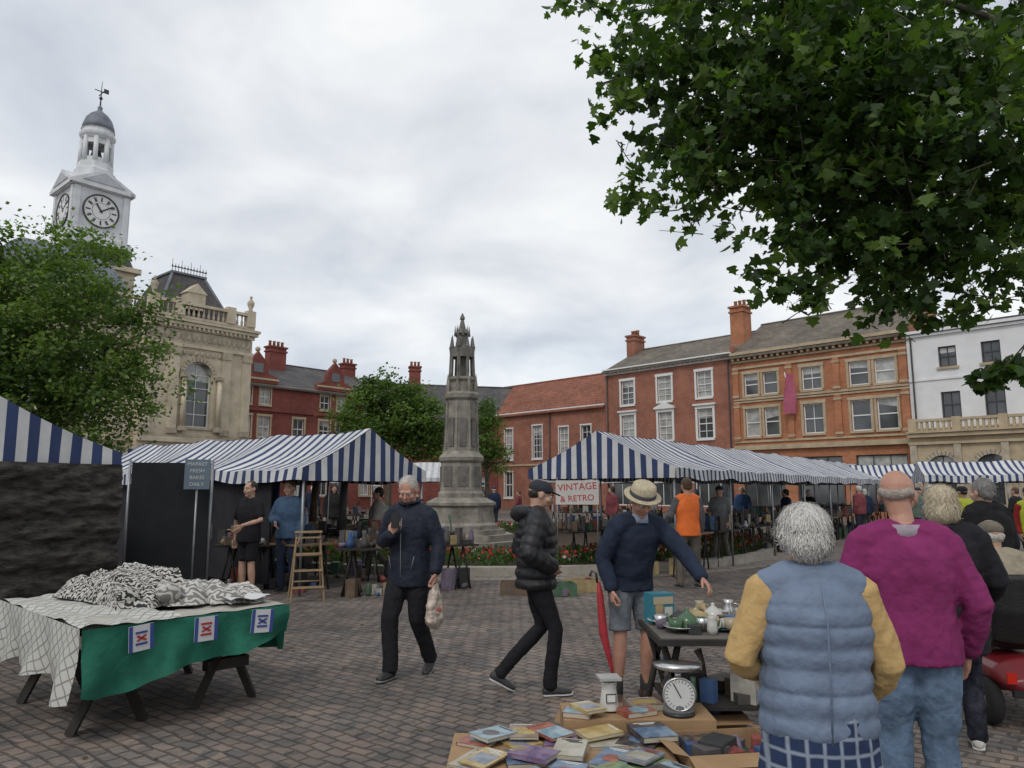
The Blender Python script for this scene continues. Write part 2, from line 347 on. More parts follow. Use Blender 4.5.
    hc=j['hd']; HM=Matrix.Translation(hc)@Matrix.Rotation(math.radians(face[0]),4,'Z')@Matrix.Rotation(math.radians(face[1]),4,'X')@Matrix.Rotation(math.radians(roll),4,'Y')@Matrix.Scale(1.07,4)
    def hv(*p): return HM@V(p)
    R3=HM.to_3x3()
    G=[raw_ell(hv(0,-.015,.028),(.076,.096,.09),R3),raw_ell(hv(0,.022,-.035),(.060,.068,.075),R3),raw_ell(hv(0,.055,-.093),(.028,.026,.022),R3),
       raw_loft([hv(0,.084,.012),hv(0,.098,-.012),hv(0,.104,-.028)],[.008,.011,.014],R3@V((1,0,0)),8),
       raw_ell(hv(0,.072,.022),(.052,.018,.012),R3),raw_ell(hv(.04,.056,-.03),(.024,.026,.022),R3),raw_ell(hv(-.04,.056,-.03),(.024,.026,.022),R3),
       raw_ell(hv(.077,-.008,-.008),(.010,.020,.032),R3),raw_ell(hv(-.077,-.008,-.008),(.010,.020,.032),R3),
       raw_loft([nk-V((0,0,.03)),lerp(nk,hc,.4),hc+R3@V((0,-.03,-.02))],[.062,.056,.06],side,12)]
    v,f=remesh(G,.0065 if fg else .012,1); m.add(v,f,skin,True)
    for s in (-1,1):
        m.ell(hv(.030*s,.074,.0),.0125,eyew,nu=8,nv=6); m.ell(hv(.030*s,.0845,.0),.0055,eyed,nu=8,nv=6)
        v,f=raw_loft([hv(.016*s,.090,.018),hv(.030*s,.090,.022),hv(.046*s,.080,.018)],[.004,.0045,.003],R3@V((0,0,1)),6); m.add(v,f,hairm or eyed,True)
    v,f=raw_loft([hv(-.024,.082,-.060),hv(0,.090,-.058),hv(.024,.082,-.060)],[.003,.0065,.003],R3@V((0,0,1)),8); m.add(v,f,lipm,True)
    hs=[]
    if hair=='short': hs=[((0,-.024,.038),(.084,.098,.092)),((0,-.055,-.01),(.073,.058,.06))]
    elif hair=='crop': hs=[((0,-.022,.034),(.080,.097,.090)),((0,-.055,-.01),(.071,.055,.055))]
    elif hair=='fringe': hs=[((.050,-.040,.008),(.030,.054,.030)),((-.050,-.040,.008),(.030,.054,.030)),((0,-.075,.000),(.062,.036,.036))]
    elif hair=='fluffy': hs=[((0,-.03,.045),(.094,.108,.090)),((0,-.058,-.02),(.085,.064,.072)),((.05,-.01,.015),(.045,.07,.06)),((-.05,-.01,.015),(.045,.07,.06))]
    elif hair=='bob': hs=[((0,-.024,.040),(.096,.108,.098)),((0,-.055,-.04),(.094,.075,.10)),((.06,-.005,-.04),(.04,.06,.08)),((-.06,-.005,-.04),(.04,.06,.08))]
    elif hair=='cap' or hair=='strawhat': hs=[((0,-.055,-.005),(.074,.052,.05))]
    if hs:
        G=[raw_ell(hv(*c),r,R3) for c,r in hs]
        v,f=remesh(G,.007 if fg else .014,2,((.03,.014 if hair not in('crop','fringe') else .004),) if fg else ((.04,.012),)); m.add(v,f,hairm,True)
    if strands and hs:
        rr=random.Random(3); vs=[];fs=[]
        for _ in range(strands):
            c,r=hs[rr.choice(range(len(hs)))]
            u=V((rr.gauss(0,1),rr.gauss(-.35,1),rr.gauss(.15,1))).normalized()
            if u.y>.55 and u.z<.5: continue
            p=V((c[0]+u.x*r[0],c[1]+u.y*r[1],c[2]+u.z*r[2])); wl=math.sin(u.x*7+u.z*5)*curly
            g=V((u.x*.7+wl+rr.gauss(0,.2),-.4+rr.gauss(0,.2),-.75+rr.gauss(0,.15)))
            g=(g-u*g.dot(u)).normalized(); w=u.cross(g)*.0014; L=rr.uniform(.03,.07); cv=wl*.5+rr.uniform(-.3,.3); o=len(vs); q=p+u*.0015
            for k in range(4):
                vs+= [HM@(q-w),HM@(q+w)]; g2=(g+u.cross(g)*cv*k*.5-u*(.18*k)+u*.06).normalized(); q=q+g2*L/3
            fs+=[(o,o+1,o+3,o+2),(o+2,o+3,o+5,o+4),(o+4,o+5,o+7,o+6)]
        m.add(vs,fs,hairm,True)
    if hair=='cap':
        cm=mat('cap_cloth',(.03,.032,.04),.9); 
        v,f=remesh([raw_ell(hv(0,-.015,.045),(.086,.104,.070),R3),raw_loft([hv(0,.06,.045),hv(0,.15,.032)],[(.07,.008),(.055,.006)],R3@V((1,0,0)),12)],.008,1); m.add(v,f,extra or cm,True)
    if hair=='strawhat':
        sm=mat('straw_hat',(.48,.41,.28),.85,.25,60,.5,90); bd=mat('hat_band',(.05,.05,.06),.8)
        X=HM@Matrix.Translation((0,-.01,.045))@Matrix.Rotation(math.radians(4),4,'X')
        m.lathe((0,0,0),[(.088,-.012),(.115,-.020),(.136,-.012),(.138,-.006),(.115,-.012),(.098,-.004),(.092,.035),(.085,.075),(.06,.092),(.02,.083)],28,sm,True,0,X)
        m.lathe((0,0,0),[(.0985,.000),(.0985,.004),(.0955,.028),(.093,.028)],28,bd,True,0,X)
    return m
denim=cloth('denim',(.115,.17,.25),.85,.35,.6,22); blackc=cloth('black',(.016,.016,.019)); blackp=mat('puffer_nylon',(.014,.014,.016),.5,.2,8,.25,30)
grey_hair=mat('grey_hair',(.62,.60,.56),.6,.2,60,.4,150,stretch=(1,1,.3)); white_hair=mat('white_hair',(.46,.43,.39),.6,.2,60,.4,150); blond=mat('blond_hair',(.56,.48,.34),.55,.25,50,.5,120,stretch=(1,1,.3))
fringe_hair=mat('thin_grey_hair',(.33,.28,.24),.7,.3,60,.4,120)
dark_hair=mat('dark_hair',(.03,.022,.018),.6,.3,50,.5,120); brown_hair=mat('brown_hair',(.09,.055,.03),.6,.3,50,.5,120)
navy=cloth('navy_jumper',(.022,.030,.052)); navyj=cloth('navy_jacket',(.017,.021,.034),.65)
p=person('walking_man_in_dark_jacket',(-.94,6.95,0),158,1.77,navyj,blackc,dict(
  knL=(-.10,.02,.50),anL=(-.11,-.22,.12),ftL=(-.15,1,-.35),knR=(.09,.17,.52),anR=(.07,.18,.085),ftR=(.05,1,.05),
  elL=(-.29,-.02,1.14),wrL=(-.31,.08,.92),hL=(0,.1,-1),elR=(.27,.02,1.14),wrR=(.05,.26,1.24),hR=(-.45,.1,.7),nR=(0,-1,.1),hd=(.0,.055,1.625)),
  hair='crop',hairm=white_hair,hem=.17,cext=.028,face=(14,-24),bulk=1.03,curl=(1.3,.9),legm=1.15,strands=500,skin=skinr)
p.box((-.055,.29,1.30),(.02,.302,1.43),plain('phone_black',(.02,.02,.02),.2))
p.loft([(-.0,.156,.86),(0,.160,1.0),(0,.168,1.2),(0,.155,1.38)],[.005]*4,plain('zip',(.16,.16,.17),.4),n=6)
for s in (-1,1): p.loft([(s*.10,.155,.93),(s*.13,.150,1.05)],[(.004,.004)]*2,plain('zip',(.16,.16,.17),.4),n=6); 
p.loft([(.0,.10,1.50),(.075,.05,1.52),(.09,-.03,1.54),(0,-.085,1.55),(-.09,-.03,1.54),(-.075,.05,1.52),(0,.10,1.50)],[(.012,.03)]*7,navyj,(0,0,1),8)
bagm=mat('plastic_carrier_bag',(.46,.38,.32),.4,.3,14,.8,18)
bg=[(-.31,.085,.83),(-.31,.088,.74),(-.31,.09,.62),(-.31,.09,.50),(-.31,.09,.47)]
v,f=remesh([raw_loft(bg,[(.012,.015),(.045,.075),(.065,.11),(.07,.115),(.05,.09)],(1,0,0),16)],.009,1,((.07,.045),)); p.add(v,f,bagm,True)
p.ell((-.345,.10,.60),(.035,.06,.04),mat('bag_print_red',(.45,.12,.09),.5))
p.done()
p=person('walking_man_in_black_puffer',(.20,6.35,0),-84,1.73,blackp,blackc,dict(
  knR=(.09,.15,.52),anR=(.09,.10,.085),knL=(-.09,.06,.52),anL=(-.09,-.30,.15),ftL=(0,1,-.5),ftR=(0,1,.04),
  elL=(-.27,-.10,1.16),wrL=(-.20,.10,1.04),hL=(.5,.5,-.5),elR=(.27,-.10,1.16),wrR=(.20,.11,1.04),hR=(-.6,.4,-.5),hd=(0,.05,1.63)),
  hair='cap',hairm=dark_hair,hem=.10,cext=.045,puffer=.085,face=(0,-16),legm=.95,pufa=.12,shoe=mat('trainer_black',(.04,.04,.04),.6),feet=mat('trainer_sole',(.5,.5,.49),.7))
v,f=remesh([raw_loft([(-.10,-.05,1.49),(0,-.15,1.47),(.10,-.05,1.49)],[.045,.075,.045],(0,0,1),12)],.01,1,((.06,.015),)); p.add(v,f,blackp,True)
p.box((-.075,.158,.90),(-.065,.165,1.42),steel)
p.done()
p=person('man_in_straw_hat',(.96,6.08,0),204,1.76,navy,cloth('grey_shorts',(.15,.17,.19)),dict(
  pel=(0,-.05,.95),ch=(0,.04,1.24),nk=(.02,.13,1.43),hd=(.035,.22,1.56),shL=(-.185,.12,1.35),shR=(.185,.10,1.37),hipL=(-.09,-.03,.92),hipR=(.09,-.03,.92),
  elL=(-.27,.34,1.15),wrL=(-.27,.53,.99),hL=(-.05,.8,-.6),nL=(.5,0,-.8),elR=(.28,.02,1.11),wrR=(.25,.10,.89),hR=(0,.1,-1),knL=(-.12,.02,.5),knR=(.12,.0,.5),anL=(-.13,-.04,.085),anR=(.14,-.02,.085),ftL=(-.2,1,0),ftR=(.35,1,0)),
  hair='strawhat',hairm=white_hair,hem=.10,cext=.022,face=(-8,-34),shorts=True,curl=(.7,1.5),bulk=1.08,skin=skinr,shoe=mat('shoe_brown',(.07,.04,.025),.6),sock=cloth('sock',(.05,.05,.05)),belly=.03,collarm=cloth('shirt_collar',(.3,.35,.45)))
p.done()
um=Model('furled_umbrella',(.66,6.02,0),0)
um.loft([(0.02,-.05,.93),(.03,-.05,.83),(.05,-.06,.55),(.11,-.07,.28),(.12,-.07,.2)],[.012,.026,.034,.014,.004],mat('umbrella_red',(.38,.03,.04),.6,.2,20),n=10)
um.loft([(.01,-.05,.93),(.0,-.05,1.0),(-.03,-.05,1.02),(-.05,-.05,.98)],[.010]*4,plain('umbrella_handle',(.04,.03,.03),.4),n=8); um.done()
gil=mat('gilet_blue',(.145,.19,.27),.6,.14,5,.4,22); yel=cloth('mustard_knit',(.50,.335,.145),.95,.14,.5,22)
p=person('woman_in_blue_gilet',(1.15,2.93,0),-6,1.60,gil,checkmat('tartan_skirt',(.025,.04,.09),(.24,.28,.34),'tartan',5),dict(
  shL=(-.185,.0,1.39),shR=(.185,.0,1.39),elL=(-.31,-.02,1.11),elR=(.295,.0,1.09),wrL=(-.20,.18,1.02),wrR=(.25,.15,.93),nk=(0,.0,1.455),hd=(-.01,.045,1.60)),
  hair='fluffy',hairm=grey_hair,bulk=1.24,armb=.9,hem=.13,cext=.02,puffer=.088,vest=yel,skirt=True,face=(4,-12),strands=9000,vox=.009,pufa=.07,curly=.22)
p.loft([(0,-.178,.80),(0,-.203,1.05),(0,-.208,1.3),(0,-.15,1.44)],[.004]*4,gil,n=6)
p.done()
p=person('man_in_magenta_jumper',(1.93,3.72,0),-14,1.73,cloth('magenta',(.215,.030,.115),.95,.15,.5,20),denim,dict(
  elL=(-.30,-.02,1.13),elR=(.30,-.03,1.12),wrL=(-.27,.10,.90),wrR=(.28,.10,.88),hd=(.0,.05,1.64)),
  hair='fringe',hairm=fringe_hair,bulk=1.2,hem=.10,cext=.02,face=(-22,-8),skin=skinr,legm=1.2,vox=.01,collarm=cloth('shirt_collar_pale',(.35,.3,.34)))
p.done()
p=person('woman_in_black_coat',(2.88,5.0,0),-25,1.66,cloth('black_coat',(.016,.016,.02),.8),cloth('dark_floral',(.03,.032,.045),.9,.9),dict(
  knR=(.09,.12,.52),anR=(.10,.10,.085),anL=(-.1,-.18,.11),ftL=(0,1,-.3),hd=(0,.04,1.63),elR=(.28,.0,1.12),wrR=(.24,.2,1.0)),
  hair='bob',hairm=blond,bulk=1.08,hem=.30,cext=.03,face=(-30,-6),strands=5000,curly=.3,shoe=mat('shoe_white',(.62,.6,.57),.6),legm=1.05,feet=mat('shoe_white',(.62,.6,.57),.6))
hb=cloth('handbag_blue',(.04,.09,.14)); v,f=remesh([raw_loft([(-.30,.05,.62),(-.30,.05,.78),(-.30,.05,.86)],[(.05,.13),(.06,.14),(.03,.12)],(1,0,0),14)],.012,2,((.08,.02),)); p.add(v,f,hb,True); p.loft([(-.30,-.04,.86),(-.27,.0,1.1),(-.2,0,1.42)],[.010]*3,hb)
p.done()
p=person('man_in_black_jacket',(4.55,7.2,0),20,1.76,cloth('black_fleece',(.014,.014,.015)),blackc,dict(hd=(0,.03,1.62)),hair='short',hairm=mat('salt_hair',(.22,.21,.20),.7,.4,60),bulk=1.2,hem=.14,cext=.035,strands=500); p.done()
seatJ=dict(pel=(0,0,.66),ch=(0,.02,.95),nk=(0,.05,1.16),hd=(0,.11,1.30),shL=(-.18,.04,1.10),shR=(.18,.04,1.10),elL=(-.25,.12,.86),elR=(.25,.12,.86),wrL=(-.2,.36,.88),wrR=(.2,.36,.88),hL=(0,1,-.1),hR=(0,1,-.1),nL=(0,0,-1),nR=(0,0,-1),
  hipL=(-.09,.03,.63),hipR=(.09,.03,.63),knL=(-.13,.46,.64),knR=(.13,.46,.64),anL=(-.13,.56,.30),anR=(.13,.56,.30))
p=person('scooter_rider',(3.68,5.72,0),-8,1.74,cloth('beige_jacket',(.30,.26,.19)),cloth('brown_trousers',(.10,.08,.06)),seatJ,hair='cap',hairm=white_hair,extra=cloth('tweed_cap',(.16,.14,.11)),bulk=1.15,cext=.03,hem=.05,face=(0,-10),curl=(1.2,1.2)); p.done()
sc=Model('mobility_scooter',(3.70,5.74,0),math.radians(-8)); redp=mat('scooter_red',(.16,.012,.016),.3,.05,3); blk=mat('black_vinyl',(.018,.018,.018),.5,.3,8,.2,60); rub=mat('rubber_tyre',(.02,.02,.02),.9)
def wheel(m,c,r,w,ax=(1,0,0)):
    a=V(ax).normalized(); c=V(c)
    prof=[(-w/2,r*.6),(-w/2,r*.86),(-w*.35,r*.97),(0,r),(w*.35,r*.97),(w/2,r*.86),(w/2,r*.6)]
    m.loft([c+a*q[0] for q in prof],[q[1] for q in prof],rub,(0,0,1),20)
    m.loft([c-a*w*.56,c+a*w*.56],[r*.42,r*.42],mat('scooter_hub',(.12,.12,.12),.4,.1,5,0,4,.5),(0,0,1),14)
for x in (-.26,.26):
    wheel(sc,(x,-.22,.16),.16,.09); wheel(sc,(x*.9,.85,.14),.14,.08)
v,f=remesh([raw_loft([(0,-.42,.30),(0,-.30,.36),(0,.0,.36),(0,.14,.26)],[(.22,.08),(.27,.13),(.26,.12),(.22,.07)],(1,0,0),20),
   raw_loft([(0,.1,.19),(0,.75,.19)],[(.24,.035),(.2,.035)],(1,0,0),16),raw_loft([(0,.66,.22),(0,.82,.45),(0,.80,.62)],[(.2,.07),(.13,.07),(.08,.05)],(1,0,0),16)],.012,3); sc.add(v,f,redp,True)
v,f=remesh([raw_loft([(0,-.18,.56),(0,.24,.55)],[(.23,.055),(.22,.045)],(1,0,0),16),raw_loft([(0,-.22,.58),(0,-.30,.80),(0,-.34,1.03)],[(.21,.05),(.235,.055),(.20,.04)],(1,0,0),16)],.012,3); sc.add(v,f,blk,True)
sc.loft([(0,.0,.40),(0,.0,.54)],[.04,.04],blk); sc.box((-.2,-.47,.24),(.2,-.43,.29),blk)
for x in (-.27,.27): sc.loft([(x,-.24,.72),(x,-.1,.78),(x,.15,.78)],[.02,.025,.025],blk); sc.box((x*.75-.03,-.462,.33),(x*.75+.03,-.440,.40),mat('rear_lamp',(.5,.02,.01),.2))
sc.loft([(0,.80,.60),(0,.62,.92)],[.025,.025],blk); sc.loft([(-.24,.56,.93),(0,.62,.95),(.24,.56,.93)],[.015]*3,blk)
for z in (.08,.16,.24): sc.box((-.2,.86,.6+z),(.2,.87,.605+z),iron)
sc.box((-.2,.86,.60),(.2,1.05,.61),iron); sc.box((-.2,1.04,.6),(.2,1.05,.86),iron); sc.done()
BG=dict(fg=False)
wk=dict(knR=(.09,.15,.52),anR=(.09,.22,.085),knL=(-.09,.03,.5),anL=(-.09,-.28,.13),ftL=(0,1,-.4),elL=(-.25,.05,1.14),wrL=(-.23,.22,.95))
person('stallholder_in_black_shorts',(-4.10,11.75,0),150,1.78,blackc,blackc,dict(elL=(-.3,.05,1.17),wrL=(-.2,.3,1.1),elR=(.3,0,1.13)),hair='crop',hairm=dark_hair,shorts=True,sleeve=.4,bulk=1.15,shoe=mat('shoe_grey',(.2,.2,.2)),**BG).done()
person('stallholder_in_denim_shirt',(-3.70,12.45,0),170,1.80,cloth('denim_shirt',(.055,.095,.16)),cloth('dark_jeans',(.03,.04,.07)),dict(elR=(.3,0,1.13),wrR=(.1,.25,1.1)),hair='short',hairm=brown_hair,bulk=1.15,**BG).done()
person('man_in_orange_vest',(3.02,12.9,0),10,1.84,mat('hivis_orange',(.80,.17,.03),.7,.15,6),cloth('work_trousers',(.12,.10,.085)),dict(knL=(-.14,.04,.5),knR=(.14,.02,.5),anL=(-.16,0,.085),anR=(.15,0,.085),elL=(-.30,.02,1.15),wrL=(-.28,.2,1.0)),hair='short',hairm=brown_hair,bulk=1.12,vest=cloth('grey_sleeve',(.11,.11,.12)),**BG).done()
person('man_in_grey_shirt',(4.72,17.0,0),150,1.74,cloth('grey_tee',(.20,.21,.22)),cloth('khaki_trousers',(.13,.12,.10)),wk,hair='cap',hairm=dark_hair,bulk=1.1,sleeve=.4,**BG).done()
cols=[(.02,.03,.06),(.18,.05,.06),(.04,.08,.17),(.28,.26,.24),(.02,.02,.02),(.12,.16,.12),(.22,.08,.09),(.1,.1,.12),(.36,.32,.26),(.10,.16,.24)]
crowd=[(-.75,31,10,0),(.3,33,80,1),(1.0,28,200,4),(8.6,23.5,100,0),(10.0,25.2,-60,4),(8.3,27.0,170,2),(11.6,25,30,1),(13.0,27.6,-30,0),(14.4,26.5,60,3),(9.3,30,0,4),(12.2,22.5,-80,5),(15.6,28.5,170,7),
 (17.2,27,20,0),(6.4,26,90,6),(7.2,31.5,0,7),(18.6,25.5,200,4),(11.2,19.0,-40,2),(13.8,20.5,30,4),(16,23,-100,8),(9.9,17.6,180,9),(5.6,30,30,3),(-6.2,19.5,160,6),(-5.0,21,200,4),(-8.0,30,10,0),(3.2,24,120,1),(-2.6,14.6,100,3),(-4.9,15.2,150,0)]
for i,(x,y,h,c) in enumerate(crowd):
    r2=random.Random(i)
    person('shopper',(x,y,0),h,r2.uniform(1.6,1.82),cloth('crowd_%d'%c,cols[c]),cloth('crowdleg_%d'%(i%3),[(.03,.035,.05),(.09,.08,.07),(.05,.07,.12)][i%3]),wk if i%2 else None,hair=r2.choice(['short','bob','crop','cap','fluffy']),hairm=r2.choice([grey_hair,dark_hair,brown_hair,white_hair,blond]),bulk=r2.uniform(1,1.25),cext=.025,vox=.026,**BG).done()
person('man_in_yellow_hivis',(8.55,14.2,0),20,1.72,mat('hivis_yellow',(.55,.60,.05),.7),cloth('dk',(.03,.03,.04)),wk,hair='cap',hairm=dark_hair,bulk=1.15,cext=.03,**BG).done()
person('man_in_red_top',(9.6,13.9,0),170,1.70,mat('hivis_yellow',(.55,.60,.05),.7),cloth('dk',(.03,.03,.04)),None,hair='short',hairm=dark_hair,bulk=1.15,vest=cloth('redsl',(.3,.03,.03)),**BG).done()

# ------------------------------------------------------------------ ground
paving=brickmat('sett_paving',(.188,.160,.142),(.138,.122,.111),(.086,.077,.070),.165,.105,.012,.85,math.radians(38),True,.34,.5,.9)
g=Model('ground'); g.quad([(-260,-40,0),(260,-40,0),(260,400,0),(-260,400,0)],paving); g.done()
bd=Model('paving_stone_band'); flag=brickmat('flagstones',(.25,.225,.195),(.21,.19,.165),(.10,.09,.08),.6,.45,.012,.85,math.radians(12),True,.2,.8,.4)
def ring(m,c,rx0,ry0,rx1,ry1,z0,z1,mt,a0=0,a1=360,n=72):
    vs=[];fs=[]
    for i in range(n+1):
        a=math.radians(a0+(a1-a0)*i/n); 
        for rx,ry,z in ((rx0,ry0,z0),(rx0,ry0,z1),(rx1,ry1,z1),(rx1,ry1,z0)): vs.append((c[0]+rx*math.cos(a),c[1]+ry*math.sin(a),z))
    for i in range(n):
        for k in range(4): fs.append((i*4+k,i*4+(k+1)%4,(i+1)*4+(k+1)%4,(i+1)*4+k))
    m.add(vs,fs,mt)
ring(bd,(-.5,22.5),8.5,8.5,7.9,7.9,-.02,.006,flag); bd.done()
sc_=Model('fallen_leaves'); rr=random.Random(77); vs=[];fs=[]
for _ in range(260):
    c=V((rr.uniform(-5,5),rr.uniform(3.6,13),.006)); s=rr.uniform(.012,.035); a=rr.uniform(0,6.3); o=len(vs)
    for k,(r,z) in enumerate(((1,.0),(.5,.006),(1,.002),(.45,.008),(.8,0))): vs.append(c+V((math.cos(a+k*1.257)*s*r,math.sin(a+k*1.257)*s*r,z)))
    fs.append(tuple(range(o,o+5)))
sc_.add(vs,fs,leafmat('dry_leaf',(.10,.07,.03),(.22,.19,.10))); sc_.done()
# ------------------------------------------------------------------ flower bed
fb=Model('flower_bed'); fb.part('kerb'); ring(fb,(-.5,22.5),7.9,7.9,7.6,7.6,0,.17,kerb)
fb.part('soil'); fb.lathe((-.5,22.5,0),[(7.62,.03),(7.6,.12),(5.3,.14),(5.28,.05)],60,mat('soil',(.05,.035,.025),.95))
fb.part('flowers'); rr=random.Random(5)
lm=[leafmat('bedding_leaf',(.03,.07,.015),(.07,.13,.03)),mat('flower_red',(.34,.03,.025),.7),mat('flower_orange',(.45,.13,.04),.7),mat('flower_white',(.5,.42,.42),.7)]
for k,(mt,nn) in enumerate(zip(lm,(15000,2600,500,300))):
    vs=[];fs=[]
    for _ in range(nn):
        a=rr.uniform(0,2*math.pi); r=rr.uniform(5.4,7.55); z=.12+rr.random()*.28 if k==0 else .28+rr.random()*.15
        if k>0: a=round(a*14+rr.gauss(0,.3))/14.0+rr.gauss(0,.012)
        c=V((-.5+r*math.cos(a),22.5+r*math.sin(a),z)); s=rr.uniform(.03,.06)
        q=Euler((rr.uniform(0,3),rr.uniform(0,3),rr.uniform(0,6))).to_matrix(); o=len(vs)
        vs+=[c+q@V(t)*s for t in ((-1,0,0),(0,-.8,.1),(1,0,0),(0,.8,.1))]; fs.append((o,o+1,o+2,o+3))
    fb.add(vs,fs,mt)
fb.done()
# ------------------------------------------------------------------ monument
mo=Model('stone_war_memorial',(-1.55,22.6,0),math.radians(10)); p8=math.pi/8
mo.lathe((0,0,0),[(1.95,0),(1.95,.18),(1.65,.18),(1.65,.36),(1.38,.36),(1.38,.50)],8,mon_s,False,p8)
mo.lathe((0,0,0),[(1.15,.5),(1.15,.62),(1.05,.70),(1.02,1.15),(1.10,1.2),(1.10,1.28),(.80,1.42)],8,mon_s,False,p8)
mo.lathe((0,0,0),[(.72,1.42),(.72,1.55),(.66,1.62),(.63,2.45),(.70,2.52),(.72,2.62),(.62,2.72),(.56,2.80)],8,mon_s,False,p8)
mo.lathe((0,0,0),[(.52,2.8),(.475,3.95),(.46,4.35),(.54,4.42),(.56,4.55),(.48,4.62)],8,mon_s,False,p8)
for i in range(8):
    X=Matrix.Rotation(i*math.pi/4,4,'Z')
    mo.box((.46,-.1,2.95),(.505,.1,3.8),mon_s2,X); mo.box((.585,-.15,1.75),(.625,.15,2.35),mon_s2,X)
    X=Matrix.Rotation(i*math.pi/4+p8,4,'Z')
    mo.loft([(.53,0,2.8),(.48,0,4.3)],[.035,.03],mon_s,n=6,X=X,smooth=False)
mo.part('lantern')
mo.lathe((0,0,0),[(.40,4.62),(.36,4.9),(.38,4.95),(.44,5.0),(.44,5.08),(.2,5.09)],8,mon_s,False,p8)
mo.lathe((0,0,0),[(.13,5.0),(.12,5.9)],8,mon_s2,False,p8)
for i in range(8):
    X=Matrix.Rotation(i*math.pi/4+p8,4,'Z')
    mo.loft([(.37,0,5.05),(.34,0,5.85),(.35,0,6.0),(.34,0,6.38)],[.06,.055,.07,.010],mon_s2,n=5,X=X,smooth=False)
    mo.ell((.35,0,6.02),.075,mon_s2,X,8,6)
    mo.loft([(.44,0,4.5),(.45,0,4.85),(.45,0,5.2)],[.06,.055,.006],mon_s,n=5,X=X,smooth=False)
    X=Matrix.Rotation(i*math.pi/4,4,'Z'); mo.prism([(.2,5.70),(.37,5.70),(.37,5.95),(.30,6.02),(.2,6.0)],-.13,.13,mon_s2,X)
mo.lathe((0,0,0),[(.34,5.86),(.36,5.95),(.24,6.05),(.2,6.1),(.18,6.4),(.26,6.45),(.24,6.5),(.12,6.6),(.05,6.9),(.08,6.93),(.08,6.98),(.015,7.12)],8,mon_s2,False,p8)
for i in range(8):
    X=Matrix.Rotation(i*math.pi/4,4,'Z'); mo.loft([(.22,0,6.38),(.22,0,6.72)],[.04,.004],mon_s2,n=5,X=X,smooth=False)
mo.done()

